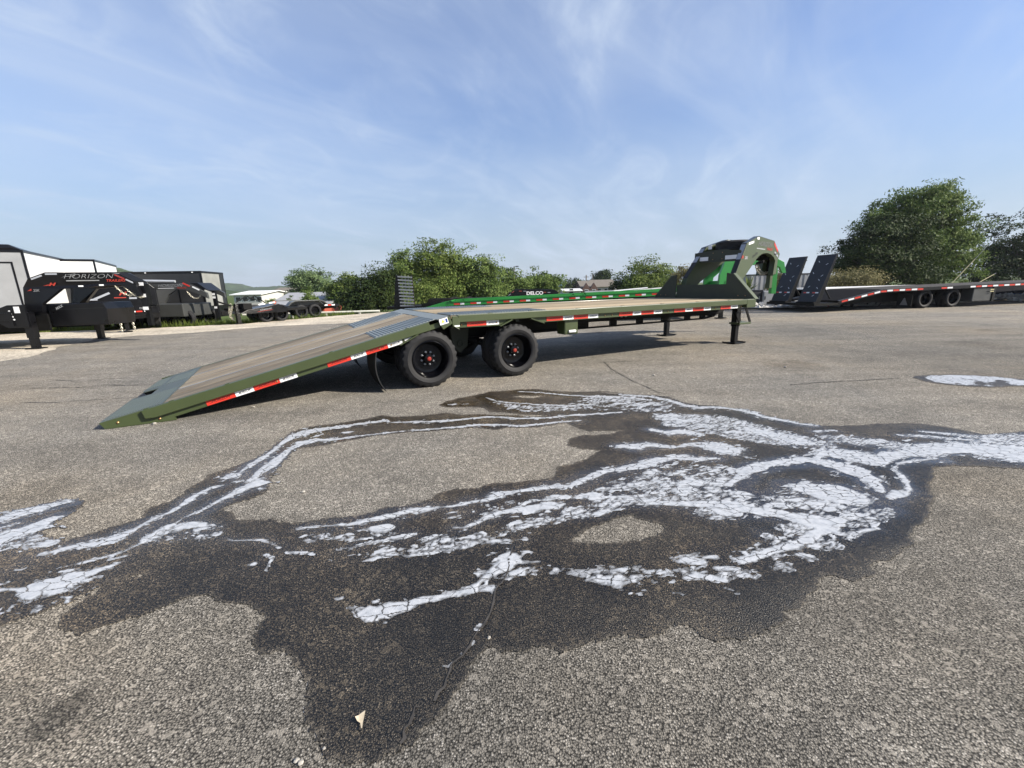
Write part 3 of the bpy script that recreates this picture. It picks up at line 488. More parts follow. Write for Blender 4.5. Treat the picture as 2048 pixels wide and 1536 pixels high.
(0.66,[(3.478,3.424,0.02),(3.652,3.335,0.032),(3.818,3.249,0.048),(3.949,3.216,0.071),(4.127,3.228,0.068),(4.438,3.207,0.072)]),
(0.8,[(3.384,2.849,0.036),(3.599,2.781,0.029),(3.853,2.749,0.027)]),
(0.5,[(3.044,2.947,0.065),(3.569,3.171,0.068),(3.706,3.073,0.12)]),
(0.95,[(0.759,1.767,0.018),(0.82,1.773,0.039),(0.874,1.763,0.024)]),
(0.93,[(0.898,1.793,0.012),(0.96,1.799,0.018)]),
(0.95,[(0.917,1.709,0.014),(0.977,1.714,0.027),(1.02,1.705,0.016)]),
(0.93,[(0.751,1.651,0.016),(0.812,1.662,0.035),(0.869,1.646,0.027),(0.917,1.631,0.018)]),
(0.95,[(0.371,1.643,0.013),(0.436,1.648,0.008)]),
(0.4,[(0.384,1.706,0.043),(0.525,1.701,0.044),(0.66,1.682,0.05),(0.805,1.691,0.043),(0.937,1.672,0.043),(1.075,1.667,0.028)]),
(0.95,[(0.421,1.602,0.009),(0.448,1.603,0.017)]),
(0.95,[(0.662,1.562,0.008),(0.697,1.56,0.008)]),
(0.95,[(0.897,1.582,0.012),(0.922,1.568,0.009)]),
(0.95,[(0.923,1.546,0.007),(0.941,1.546,0.006)]),
(0.8,[(0.478,1.565,0.006),(0.53,1.56,0.006)]),
(0.5,[(0.748,1.791,0.015),(0.875,1.81,0.022)]),
(0.45,[(1.191,1.721,0.034),(1.238,1.704,0.034)]),
(0.45,[(1.109,1.818,0.012),(1.246,1.88,0.018)]),
(0.9,[(-0.157,1.393,0.003),(-0.144,1.405,0.004)]),
(0.9,[(-0.17,1.317,0.005),(-0.165,1.332,0.004)]),
(0.9,[(-0.195,1.28,0.003),(-0.179,1.31,0.003)]),
(0.9,[(-0.264,1.228,0.003),(-0.246,1.225,0.004),(-0.23,1.245,0.003)]),
]
CRACKS=[[(-0.014,1.919),(-0.047,1.71),(-0.062,1.652),(-0.098,1.594),(-0.106,1.471),(-0.138,1.409),(-0.167,1.352),(-0.182,1.306),(-0.203,1.269),(-0.235,1.235),(-0.24,1.182),(-0.26,1.126),(-0.271,1.098)],[(-0.321,1.087),(-0.334,1.06),(-0.34,1.029),(-0.342,1.006),(-0.349,0.97)],[(1.585,7.164),(1.553,6.428),(1.632,5.678),(1.72,5.241),(1.749,5.073),(1.781,4.945)],[(-7.397,6.689),(-6.737,6.507),(-6.404,6.654),(-5.894,6.712),(-5.677,6.844)],[(-7.037,6.071),(-6.294,6.058),(-6.016,6.191),(-5.586,6.081),(-5.302,6.182)],[(-6.211,5.205),(-5.683,5.183),(-5.282,5.292),(-4.854,5.353)],[(1.409,7.063),(2.195,7.153),(2.654,7.241)],[(3.503,5.201),(4.228,5.326),(5.081,5.414)]]
PEB=[(-0.632,0.933),(-0.617,0.927),(-0.484,1.035),(-0.568,0.965),(-2.978,4.727),(-3.661,4.159),(2.027,5.923),(-1.389,2.575),(-0.109,1.347),(-6.142,7.512),(-6.529,8.778),(4.14,6.309)]

def round_off(poly, k=3):
    for _ in range(k): poly = [q for i in range(len(poly)) for q in ((.75*poly[i][0]+.25*poly[(i+1) % len(poly)][0], .75*poly[i][1]+.25*poly[(i+1) % len(poly)][1]), (.25*poly[i][0]+.75*poly[(i+1) % len(poly)][0], .25*poly[i][1]+.75*poly[(i+1) % len(poly)][1]))]
    return poly
POOL = round_off(POOL); POOLWET = round_off(POOLWET)
def inside(poly, x, y):
    r = np.zeros(x.shape, bool); n = len(poly); j = n-1
    for i in range(n):
        xi, yi = poly[i]; xj, yj = poly[j]
        if yi != yj:
            c = ((yi > y) != (yj > y)) & (x < (xj-xi)*(y-yi)/(yj-yi)+xi); r ^= c
        j = i
    return r
def edge_dist(poly, x, y, R=.6):
    d = np.full(x.shape, R)
    for i in range(len(poly)):
        a = poly[i]; b = poly[(i+1) % len(poly)]; dx = b[0]-a[0]; dy = b[1]-a[1]; q = dx*dx+dy*dy+1e-12
        m = (x > min(a[0],b[0])-R) & (x < max(a[0],b[0])+R) & (y > min(a[1],b[1])-R) & (y < max(a[1],b[1])+R)
        if not m.any(): continue
        px = x[m]; py = y[m]; t = np.clip(((px-a[0])*dx+(py-a[1])*dy)/q, 0, 1)
        d[m] = np.minimum(d[m], np.hypot(px-a[0]-t*dx, py-a[1]-t*dy))
    return d
def sdf(poly, x, y): return np.where(inside(poly, x, y), 1, -1)*edge_dist(poly, x, y)
yy = .86*np.exp(np.arange(440)*(math.log(9.2/.86)/439)); tt = np.linspace(-1.75, 1.62, 1000)
GY = np.repeat(yy[:,None], len(tt), 1); GX = GY*tt[None,:]
n1 = fbm(GX*3.2, GY*3.2, 4, 2)-.5; n2 = fbm(GX*17, GY*17, 3, 8)-.5
n3 = fbm(GX*70, GY*70, 2, 21)-.5
wet = sdf(WET, GX, GY)
for hpoly in DRY: wet = np.minimum(wet, -sdf(hpoly, GX, GY))
wet = np.maximum(wet, sdf(POOLWET, GX, GY))
n5 = vnoise(GX*150, GY*150, 55)-.5
wet = wet + .05*n1 + .035*n2 + .026*n3 + .016*n5
foam = np.full(GX.shape, -1.); film = np.zeros(GX.shape)
f1a, f2a, ca = worley(GX*6.5+2.6*n1, GY*11+2.6*n1, 3)
f1b, f2b, cb_ = worley(GX*14+2.5*n2, GY*25+2.5*n2, 11)
f1c, f2c, cc_ = worley(GX*32+2.0*n2, GY*52+2.0*n2, 23)
n4 = fbm(GX*8+2.0*n1, GY*24+2.0*n1, 4, 63)-.5
gatec = fbm(GX*4.5+9, GY*7+4, 3, 40)
for dens, pts in FOAM:
    sd_ = np.full(GX.shape, -9.); hl = np.full(GX.shape, .01)
    for i in range(max(1, len(pts)-1)):
        a = pts[i]; b = pts[min(i+1, len(pts)-1)]; dx = b[0]-a[0]; dy = b[1]-a[1]; q = dx*dx+dy*dy+1e-12; hw = max(a[2], b[2])+.3
        m = (GX > min(a[0],b[0])-hw) & (GX < max(a[0],b[0])+hw) & (GY > min(a[1],b[1])-hw) & (GY < max(a[1],b[1])+hw)
        if not m.any(): continue
        px = GX[m]; py = GY[m]; t = np.clip(((px-a[0])*dx+(py-a[1])*dy)/q, 0, 1)
        h = a[2]+(b[2]-a[2])*t
        q_ = h-np.hypot(px-a[0]-t*dx, py-a[1]-t*dy); up = q_ > sd_[m]; hl[m] = np.where(up, h, hl[m]); sd_[m] = np.maximum(sd_[m], q_)
    near = sd_ > -.3
    fl = np.clip((sd_+.16+.16*n1)/.16, 0, 1)*(.55+.45*min(1, dens+.2)); film = np.maximum(film, fl*np.where(GY > 2.2, 1, np.clip((GY-1.4)/.8, 0, 1)))
    # solid core with a crisp lobed rim, then rafts split by dark channels and loose floating ovals
    rag = .55*n1+.80*n2+.18*n3+.85*n4
    core = sd_ + np.minimum(.06, .80*hl+.005)*rag
    rel = sd_/np.clip(hl, .012, .09)
    pa = (f2a-f1a); pb = (f2b-f1b); pc = (f2c-f1c)
    if dens >= .9:
        F_ = core - np.minimum(.004, .12*hl)
        vein = np.minimum(pa-.05, pb-.05)*.06+np.clip(rel-.05+1.2*(gatec-.5), 0, 2)*.06                    # dark veins open towards the rim
        F_ = np.minimum(F_, vein+.001)
        fr = np.clip(1.0+rel*.7+.9*n1, 0, 1)*(rel > -1.4)
        fk = (pb-.16)*.03-.04*(cb_ > .30*fr); fk2 = (pc-.18)*.018-.04*(cc_ > .22*fr)
        F_ = np.maximum(F_, np.where(fr > .05, np.maximum(fk, fk2), -1))
    else:
        env = np.clip(rel*.9+.75+.9*n1, 0, 1)
        k = 1-dens
        ra = (pa-(.03+.10*k))*.05-.06*(ca > dens+.25)
        ra = np.minimum(ra, (pb-(.03+.10*k))*.035+(.02*(ca < dens*.55)))
        rb = (pb-(.05+.16*k))*.032-.05*(cb_ > (dens+.06)*env)
        rc = (pc-(.08+.16*k))*.02-.05*(cc_ > (dens-.12)*env)
        F_ = np.maximum(np.maximum(ra-.03*(1-env), rb), rc)+.004*n3+.006*n4+.006*(gatec-.5)
        F_ = np.where(env > .04, F_, -1)
    foam = np.where(near, np.maximum(foam, F_), foam)
pl = sdf(POOL, GX, GY); foam = np.maximum(foam, np.minimum(pl, .012+.06*(gatec-.42))+.10*n1+.05*n2)
wet = np.maximum(wet, foam+.012)
def clip_sheet(F, zfun, extra):
    "triangles of the grid cut where the field F crosses zero"
    h_, w_ = F.shape; id_ = np.arange(h_*w_).reshape(h_, w_); fl = F.ravel()
    T = np.concatenate([np.stack([id_[:-1,:-1], id_[:-1,1:], id_[1:,1:]], -1).reshape(-1,3), np.stack([id_[:-1,:-1], id_[1:,1:], id_[1:,:-1]], -1).reshape(-1,3)])
    s = fl[T] > 0; k = s.sum(1)
    P = np.stack([GX.ravel(), GY.ravel()]+[e.ravel() for e in extra]+[fl], -1)
    full = T[k == 3]; VV = [P[full].reshape(-1, P.shape[1])]
    def cut(a, b):
        t = (P[a,-1]/(P[a,-1]-P[b,-1]))[:,None]; q = P[a]+(P[b]-P[a])*t; q[:,-1] = 0; return q
    for cnt in (1, 2):
        t = T[k == cnt]; ss = s[k == cnt]; odd = np.argmax(ss if cnt == 1 else ~ss, 1)
        r = np.arange(len(t)); a = t[r, odd]; b = t[r, (odd+1) % 3]; c = t[r, (odd+2) % 3]
        ab = cut(a, b) if cnt == 1 else cut(b, a); ac = cut(a, c) if cnt == 1 else cut(c, a)
        if cnt == 1: VV.append(np.stack([P[a], ab, ac], 1).reshape(-1, P.shape[1]))
        else:
            VV.append(np.stack([ab, P[b], P[c]], 1).reshape(-1, P.shape[1])); VV.append(np.stack([ab, P[c], ac], 1).reshape(-1, P.shape[1]))
    V = np.concatenate(VV)
    key = np.round(V[:,:2]*20000).astype(np.int64); key = key[:,0]*4000003+key[:,1]
    _, first, inv = np.unique(key, return_index=True, return_inverse=True)
    V = V[first]; F3 = inv.reshape(-1, 3); ok = (F3[:,0] != F3[:,1]) & (F3[:,1] != F3[:,2]) & (F3[:,0] != F3[:,2]); F3 = F3[ok]
    return np.stack([V[:,0], V[:,1], zfun(V)], -1), F3, V
soak = np.clip(wet/.020+.12+.25*n5+.3*n3, 0, 1); soak = np.maximum(soak, np.clip(foam/.01+1.5, 0, 1))
V3, F3, A = clip_sheet(wet, lambda V: np.full(len(V), .003), [film, soak])
me = raw_mesh('wet_asphalt', V3, F3, M['wet']); a_ = me.attributes.new('film', 'FLOAT', 'POINT'); a_.data.foreach_set('value', A[:len(me.vertices),2].astype(np.float32))
a_ = me.attributes.new('soak', 'FLOAT', 'POINT'); a_.data.foreach_set('value', A[:len(me.vertices),3].astype(np.float32))
tag(put('wet_asphalt', me), kind='structure')
th = np.clip(foam/.016, 0, 1); th = th*th*(3-2*th)
bub = fbm(GX*38, GY*38, 3, 91)
V3, F3, A = clip_sheet(foam, lambda V: .0045+V[:,2]*(.0008+.0016*V[:,3]), [th, bub])
fm = bpy.data.materials.new('soap_suds'); fm.use_nodes = True; fn = fm.node_tree.nodes; fk = fm.node_tree.links; fb = fn['Principled BSDF']
fa = fn.new('ShaderNodeAttribute'); fa.attribute_name = 'thick'; fg = fn.new('ShaderNodeNewGeometry')
fv = fn.new('ShaderNodeTexVoronoi'); fv.inputs['Scale'].default_value = 210; fk.new(fg.outputs['Position'], fv.inputs['Vector'])
fno = fn.new('ShaderNodeTexNoise'); fno.inputs['Scale'].default_value = 26; fno.inputs['Detail'].default_value = 6; fno.inputs['Roughness'].default_value = .65; fk.new(fg.outputs['Position'], fno.inputs['Vector'])
fc = fn.new('ShaderNodeValToRGB'); fc.color_ramp.elements[0].color = (.29,.31,.335,1); fc.color_ramp.elements[1].color = (.44,.455,.475,1); fc.color_ramp.elements[0].position = .3; fc.color_ramp.elements[1].position = .62
fk.new(fno.outputs[0], fc.inputs[0]); fk.new(fc.outputs[0], fb.inputs['Base Color']); fb.inputs['Roughness'].default_value = .38
bpn = fn.new('ShaderNodeBump'); bpn.inputs['Strength'].default_value = .22; bpn.inputs['Distance'].default_value = .003; fk.new(fv.outputs['Distance'], bpn.inputs['Height']); fk.new(bpn.outputs[0], fb.inputs['Normal'])
ftr = fn.new('ShaderNodeBsdfTransparent'); fmx = fn.new('ShaderNodeMixShader')
fma = fn.new('ShaderNodeMath'); fma.operation = 'MULTIPLY_ADD'; fma.inputs[1].default_value = 1.3; fma.inputs[2].default_value = -.42; fk.new(fno.outputs[0], fma.inputs[0])
fad = fn.new('ShaderNodeMath'); fad.operation = 'MULTIPLY_ADD'; fad.inputs[1].default_value = 1.05; fad.use_clamp = True; fk.new(fa.outputs['Fac'], fad.inputs[0]); fk.new(fma.outputs[0], fad.inputs[2])
fvm = fn.new('ShaderNodeMapping'); fvm.inputs['Scale'].default_value = (11, 22, 1); fvw = fn.new('ShaderNodeVectorMath'); fvw.operation = 'MULTIPLY_ADD'; fvw.inputs[1].default_value = (.05,.05,0); fk.new(fno.outputs['Color'], fvw.inputs[0]); fk.new(fg.outputs['Position'], fvw.inputs[2]); fk.new(fvw.outputs[0], fvm.inputs[0])
fve = fn.new('ShaderNodeTexVoronoi'); fve.voronoi_dimensions = '2D'; fve.feature = 'DISTANCE_TO_EDGE'; fve.inputs['Scale'].default_value = 1; fk.new(fvm.outputs[0], fve.inputs['Vector'])
fvr = fn.new('ShaderNodeMapRange'); fvr.interpolation_type = 'SMOOTHSTEP'; fvr.inputs[1].default_value = .0; fvr.inputs[2].default_value = .07; fk.new(fve.outputs['Distance'], fvr.inputs[0])
fn3 = fn.new('ShaderNodeTexNoise'); fn3.inputs['Scale'].default_value = 3.5; fn3.inputs['Detail'].default_value = 3; fk.new(fg.outputs['Position'], fn3.inputs['Vector'])
fr3 = fn.new('ShaderNodeMapRange'); fr3.inputs[1].default_value = .45; fr3.inputs[2].default_value = .62; fk.new(fn3.outputs[0], fr3.inputs[0])
fmx2 = fn.new('ShaderNodeMath'); fmx2.operation = 'MAXIMUM'; fk.new(fvr.outputs[0], fmx2.inputs[0]); fk.new(fr3.outputs[0], fmx2.inputs[1])
fal = fn.new('ShaderNodeMath'); fal.operation = 'MULTIPLY'; fk.new(fad.outputs[0], fal.inputs[0]); fk.new(fmx2.outputs[0], fal.inputs[1])
fk.new(fal.outputs[0], fmx.inputs[0]); fk.new(ftr.outputs[0], fmx.inputs[1]); fk.new(fb.outputs[0], fmx.inputs[2]); fk.new(fmx.outputs[0], fn['Material Output'].inputs[0])
me = raw_mesh('soap_suds', V3, F3, fm, True); a_ = me.attributes.new('thick', 'FLOAT', 'POINT'); a_.data.foreach_set('value', A[:len(me.vertices),2].astype(np.float32))
tag(put('soap_suds', me), 'white soap suds streaking over the wet asphalt in front of the trailer', 'suds', kind='stuff')
# ---- cracks, drawn as narrow filled ribbons
ck = MB(); rr = random.Random(4)
for ln, wd in zip(CRACKS, (.008,.009,.011,.013,.016,.013,.012,.018)):
    pts = []
    for a, b in zip(ln, ln[1:]):
        k = max(2, int(math.hypot(b[0]-a[0], b[1]-a[1])/.045))
        pts += [(a[0]+(b[0]-a[0])*i/k+rr.uniform(-1,1)*wd*.8, a[1]+(b[1]-a[1])*i/k+rr.uniform(-1,1)*wd*.8) for i in range(k)]
    pts.append(ln[-1]); o = []
    for i, p in enumerate(pts):
        q = pts[min(i+1, len(pts)-1)]; r = pts[max(i-1, 0)]; d = math.hypot(q[0]-r[0], q[1]-r[1])+1e-9; nx_, ny_ = -(q[1]-r[1])/d, (q[0]-r[0])/d
        h = wd*rr.uniform(.25, .75); o += [(p[0]+nx_*h, p[1]+ny_*h, .0062), (p[0]-nx_*h, p[1]-ny_*h, .0062)]
    ck.add(o, [(2*i, 2*i+1, 2*i+3, 2*i+2) for i in range(len(pts)-1)])
tag(ck.build('asphalt_crack', M['crack']), kind='structure')
# ---- loose stones and a leaf
PEB_L = ['pale pebble at the bottom edge of the wet patch, left of a pair', 'pale pebble at the bottom edge of the wet patch, right of a pair', None, 'small pale stone inside the dark wet patch near its lower edge', 'loose chip of stone beside the trailer shadow under the ramp', 'pale stone lying at the ground edge of the lowered dovetail ramp', 'white scrap of stone on dry asphalt just beyond the suds', 'small stone alone on the dry patch between the suds', 'white chip beside the crack at the edge of the wet asphalt', 'small stone on open asphalt beyond the ramp tip', 'tiny pale stone on open asphalt beyond the ramp planks', 'small dark stone on the asphalt near the landing leg']
for i, (x, y) in enumerate(PEB):
    if i == 2: continue
    rr = random.Random(i); bm = MB(); r = (.007,.008,0,.005,.014,.020,.020,.012,.007,.016,.016,.018)[i]
    o = []; fs = []
    for a in range(5):
        for b in range(8):
            th_ = math.pi*a/4; ph = 2*math.pi*b/8; q = r*rr.uniform(.8, 1.15); o.append((q*math.sin(th_)*math.cos(ph)*1.2, q*math.sin(th_)*math.sin(ph), q*.65*math.cos(th_)))
    fs = [(a*8+b, a*8+(b+1) % 8, (a+1)*8+(b+1) % 8, (a+1)*8+b) for a in range(4) for b in range(8)]
    tag(bm.add(o, fs).build('loose_stone', M['pebble'], smooth=True, loc=(x, y, r*.55), rot=(0,0,i)), PEB_L[i], 'stone', 'loose stones on the asphalt')
lf = MB(); lp = [(-.014,.018),(-.004,.021),(.008,.024),(.017,.020),(.010,.006),(.004,-.006),(-.001,-.026),(-.004,-.025),(-.003,-.004),(-.010,.004)]
lf.prism([(x, y, .004+30*x*x+6*y*y) for x, y in lp], [(x, y, .003+30*x*x+6*y*y) for x, y in lp])
tag(lf.build('fallen_leaf', M['leaf_litter'], loc=(PEB[2][0], PEB[2][1], .006), rot=(0,0,.5)), 'pale dry leaf lying on the dark wet asphalt', 'leaf')
# ------------------------------------------------------------------ wheels
def tyre_mesh(R=.383, r=.243, wd=.215, n=104, name='tyre'):
    m = MB(); pr = [(r, .03), (r+.012, .012), (r+.045, .001), (R-.085, .0), (R-.080, -.003), (R-.074, -.003), (R-.069, .001), (R-.035, .008), (R-.012, .022), (R-.002, .034), (R-.002, .062), (R-.012, .066), (R-.012, .074), (R-.001, .078), (R-.001, wd/2-.006), (R-.012, wd/2-.003)]
    pr = pr+[(a, wd-b) for a, b in reversed(pr)]
    k_ = len(pr)
    def mod(k, j):
        jj = min(j, k_-1-j)
        if jj in (8, 9, 10): return -.014 if (k % 4) in (0, 1) else 0
        if jj in (13, 14): return -.010 if (k % 4) in (2, 3) else 0
        return 0
    m.lathe(pr, n, mod=mod)
    return m.mesh(name, M['rubber'], True)
def rim_mesh(r=.243, name='rim', m='rim'):
    b = MB(); b.lathe([(r+.004, .035), (r+.004, .016), (r-.004, .011), (r-.009, .02), (r-.012, .05), (r-.022, .075), (r-.026, .12), (r-.05, .15), (r-.09, .158), (.092, .155), (.09, .175), (0.001, .175)], 56)
    return b.mesh(name, M[m], True)
def hub_mesh():
    b = MB(); b.lathe([(.068, .17), (.066, .10), (.058, .088), (.04, .084), (.001, .084)], 28)
    return b.mesh('hub', M['rim'], True)
def cap_mesh():
    b = MB(); b.lathe([(.031, .085), (.031, .066), (.024, .060), (.014, .058), (.001, .058)], 6)
    return b.mesh('hub_cap', M['red_cap'])
def nut_mesh():
    b = MB(); b.lathe([(.0145, .16), (.0145, .138), (.009, .136), (.009, .122), (.001, .12)], 6)
    return b.mesh('lug_nut', M['nut'])
TY, RM, HB, CPM, NT = tyre_mesh(), rim_mesh(), hub_mesh(), cap_mesh(), nut_mesh()
TYS = tyre_mesh(n=40, name='plain_tyre'); RMS = rim_mesh(name='plain_rim')
def wheel(parent, x, y, z=.376, flip=False, full=True, s=1.0, name='wheel', m=None):
    o = put(name, m or (RM if full else RMS), parent, (x, y, z), (0, 0, math.pi if flip else 0)); o.scale = (s,)*3
    put('tyre', TY if full else TYS, o)
    if full:
        put('hub', HB, o); put('hub_cap', CPM, o, rot=(0, .3, 0))
        for k in range(8):
            a = 2*math.pi*(k+.35)/8; put('lug_nut', NT, o, (.088*math.cos(a), 0, .088*math.sin(a)))
    return o
# ------------------------------------------------------------------ the olive gooseneck trailer
TX, TYY, YAW = -1.0746, 5.5629, .4823
olive = thing('gooseneck_trailer', 'olive green gooseneck flatbed trailer with wooden deck and lowered dovetail ramp', 'trailer', (TX, TYY, 0), YAW)
W = 2.6; XF = 6.78
# side rails and recessed channels
for y0, y1, yo in ((-.03, .05, -.012), (W-.05, W+.03, W+.012)):
    m = MB(); m.box(.41, XF-.02, y0, y1, .838, .934)
    m.build('side_rail', M['olive'], olive, bevel=.006)
    m = MB(); a, b = sorted((.02 if y0 < 1 else W-.06, .06 if y0 < 1 else W-.02))
    m.xz([(.33,.84),(.33,.765),(1.04,.755),(1.22,.828),(1.53,.828),(1.745,.76),(6.3,.768),(6.5,.84)], a, b)
    m.build('side_channel', M['olive'], olive)
# wheel arch flares
for x0, z0, x1, z1 in ((1.03,.752,1.22,.832), (1.53,.832,1.76,.752)):
    m = MB(); m.bar((x0, .0, z0), (x1, .0, z1), .10, .012); m.build('arch_flare', M['olive'], olive)
m = MB(); m.box(XF-.28, XF, -.034, .06, .772, .938); m.build('corner_block', M['olive'], olive, bevel=.008)
m = MB(); m.box(XF-.28, XF, W-.06, W+.034, .772, .938); m.build('corner_block', M['olive'], olive, bevel=.008)
m = MB(); m.box(XF-.06, XF-.002, .06, W-.06, .76, .936); m.build('front_crossbeam', M['olive'], olive, bevel=.006)
# bolts and notches on the rail
bm_ = MB().lathe([(.011, 0), (.011, -.006), (.006, -.01), (.001, -.01)], 8).mesh('bolt', M['bolt'])
for x in (.47, 1.0, 2.95, 3.1, 4.37, 5.63, 6.4): put('bolt', bm_, olive, (x, .02, .80))
for x in (.9, 1.55, 2.4, 3.3, 4.2, 5.1, 6.0):
    m = MB(); m.box(x-.03, x+.03, -.018, .02, .934, .941); m.build('rail_clip', M['olive'], olive)
# deck planks running lengthwise
nb = 13; y0 = .055; pw = (W-.11)/nb
for k in range(nb):
    m = MB(); rr = random.Random(k); m.box(.34, XF-.075, y0+k*pw+.004, y0+(k+1)*pw-.004, .885, .929+rr.uniform(-.002, .002)); m.build('plank', M['deck_wood'], olive, bevel=.003)
# ribbed traction plates either side behind the hinge
def ribbed(x0, x1, y0, y1, z, name, parent, m_, pitch=.045, along='x', rot=None, loc=None):
    m = MB(); m.box(x0, x1, y0, y1, z-.004, z)
    k = int((x1-x0)/pitch)
    for i in range(k):
        a = x0+(i+.3)*pitch; m.xz([(a, z-.001), (a+.006, z+.008), (a+.016, z+.008), (a+.022, z-.001)], y0+.012, y1-.012)
    return m.build(name, m_, parent, rot=rot, loc=loc)
ribbed(.33, 1.86, .05, .64, .9365, 'traction_plate', olive, M['plate']); ribbed(.33, 1.86, W-.64, W-.05, .9365, 'traction_plate', olive, M['plate'])
# frame beneath: pierced main beams, crossmembers, spine
for y in (.72, 1.80):
    m = MB(); m.xz([(-.2,.78),(6.85,.78),(6.85,.66),(6.55,.57),(6.15,.60),(3.0,.648),(3.0,.535),(-.2,.535)], y, y+.02)
    m.box(3.0, 6.2, y-.05, y+.07, .525, .545); m.bar((6.17, y+.01, .535), (6.5, y+.01, .575), .12, .02)
    for x in (3.0, 3.66, 4.32, 4.98, 5.64, 6.1): m.box(x, x+.17, y, y+.02, .54, .65)
    m.box(-.2, 3.05, y-.05, y+.07, .525, .545); m.build('main_beam', M['black_matte'], olive)
for k in range(15):
    x = .5+k*.42; m = MB(); m.box(x, x+.05, .07, W-.07, .79, .882); m.build('crossmember', M['olive_shaded'], olive)
m = MB(); m.tube([(.1, .0, .885), (.1, W, .885)], .001, 6); 
m = MB(); m.tube([(.27, .0, .875), (.27, W, .875)], .042, 14); m.build('hinge_pin', M['olive'], olive, smooth=True)
m = MB(); m.xz([(.325,.925),(.40,.925),(.43,.84),(.43,.775),(.40,.755),(.325,.80)], -.035, .0); m.bar((.325,-.02,.80),(.41,-.02,.748),.09,.012); m.build('hinge_bracket', M['olive'], olive, bevel=.004)
m = MB(); m.box(.35, .425, -.037, -.03, .783, .803); m.build('decal', M['white_tape'], olive)
# hanging winch box with a small lamp, hook plates
m = MB(); m.box(2.19, 2.45, .06, .28, .535, .79); lamp_box = m.build('winch_box', M['olive'], olive, bevel=.02)
m = MB(); m.box(2.26, 2.40, .035, .06, .565, .605); m.build('marker_lamp', M['white_tape'], lamp_box, bevel=.012)
for x in (2.56, 2.66, 3.75, 3.85): 
    m = MB(); m.lathe([(.028, 0), (.028, .02), (.016, .02), (.016, 0)], 14, closed=True); m.build('tie_ring', M['grey_panel'], olive, loc=(x, .5, .73))
# reflective tape with print
def tape(x0, x1, red, z0, z1, parent, y=.0155, rot=None, loc=None, write=True):
    m = MB(); m.box(x0, x1, y, y+.003, z0, z1)
    t = m.build('reflective_tape', M['red_tape' if red else 'white_tape'], parent, loc=loc, rot=rot)
    if write:
        text('HORIZON', .040, M['darkred_ink' if red else 'ink'], t, ((x0+x1)/2, y-.0015, (z0+z1)/2), shear=.35, sx=(x1-x0)/.30, bold=.0006)
        b = MB(); xa, xb = x0+.10*(x1-x0), x1-.10*(x1-x0); zc = (z0+z1)/2
        b.xz([(xa-.012, zc-.018), (xa+.03, zc-.010), (xa+.03, zc-.003)], y-.0014, y-.0004); b.build('print_stroke', M['darkred_ink' if red else 'ink'], t)
        b = MB(); b.xz([(xb+.012, zc+.019), (xb-.03, zc+.010), (xb-.03, zc+.003)], y-.0014, y-.0004); b.build('print_stroke', M['darkred_ink' if red else 'ink'], t)
    return t
for a, b, r in ((.551,.841,1),(.843,1.036,0),(1.833,2.130,1),(2.132,2.328,0),(2.330,2.609,1),(2.611,2.81,0),(3.248,3.543,1),(3.545,3.735,0),(3.737,4.026,1),(4.028,4.231,0),(4.527,4.807,1),(4.809,5.004,0),(5.006,5.302,1),(5.304,5.498,0),(5.783,6.078,1),(6.080,6.291,0)):
    tape(a, b, r, .773, .834, olive)
# wheels: dual pairs on two axles
for x in (0, 1.2966):
    wheel(olive, x, -.03); wheel(olive, x, .245, full=False); wheel(olive, x, W+.03, flip=True, full=False); wheel(olive, x, W-.245, flip=True, full=False)
    m = MB(); m.tube([(x, .3, .376), (x, W-.3, .376)], .062, 12); m.build('axle', M['black_matte'], olive, smooth=True)
m = MB(); m.xz([(.50,.78),(.82,.78),(.78,.42),(.66,.33),(.54,.42)], .60, .66); m.lathe([(.055, 0), (.055, .02), (.03, .02), (.03, 0)], 16, c=(.66, .575, .47), closed=True); m.build('spring_hanger', M['olive_shaded'], olive, bevel=.006)
for y in (.66, 1.9):
    m = MB(); m.xz([(-.35,.47),(.0,.40),(.35,.47),(.35,.51),(.0,.45),(-.35,.51)], y-.035, y+.035); m.xz([(.95,.47),(1.30,.40),(1.65,.47),(1.65,.51),(1.30,.45),(.95,.51)], y-.035, y+.035); m.build('leaf_spring', M['black_matte'], olive)
# rubber mud flap behind the rear wheels
fl = MB(); cols = 8; o = []
for side in (0, .012):
    for i in range(cols+1):
        z = .62-.60*i/cols; o += [(-.66-.05*math.sin(i/cols*3.0)+side+(.06*(i/cols)**4), .02, z), (-.66-.05*math.sin(i/cols*3.0)+side+(.06*(i/cols)**4), .62, z)]
n_ = 2*(cols+1); fl.add(o, [(2*i, 2*i+1, 2*i+3, 2*i+2) for i in range(cols)]+[(n_+2*i, n_+2*i+2, n_+2*i+3, n_+2*i+1) for i in range(cols)]+[(2*i, 2*i+2, n_+2*i+2, n_+2*i) for i in range(cols)]+[(2*i+1, n_+2*i+1, n_+2*i+3, 2*i+3) for i in range(cols)])
fl.build('mud_flap', M['rubber'], olive)
fl2 = put('mud_flap', bpy.data.objects['mud_flap'].data, olive, (0, 1.96, 0))
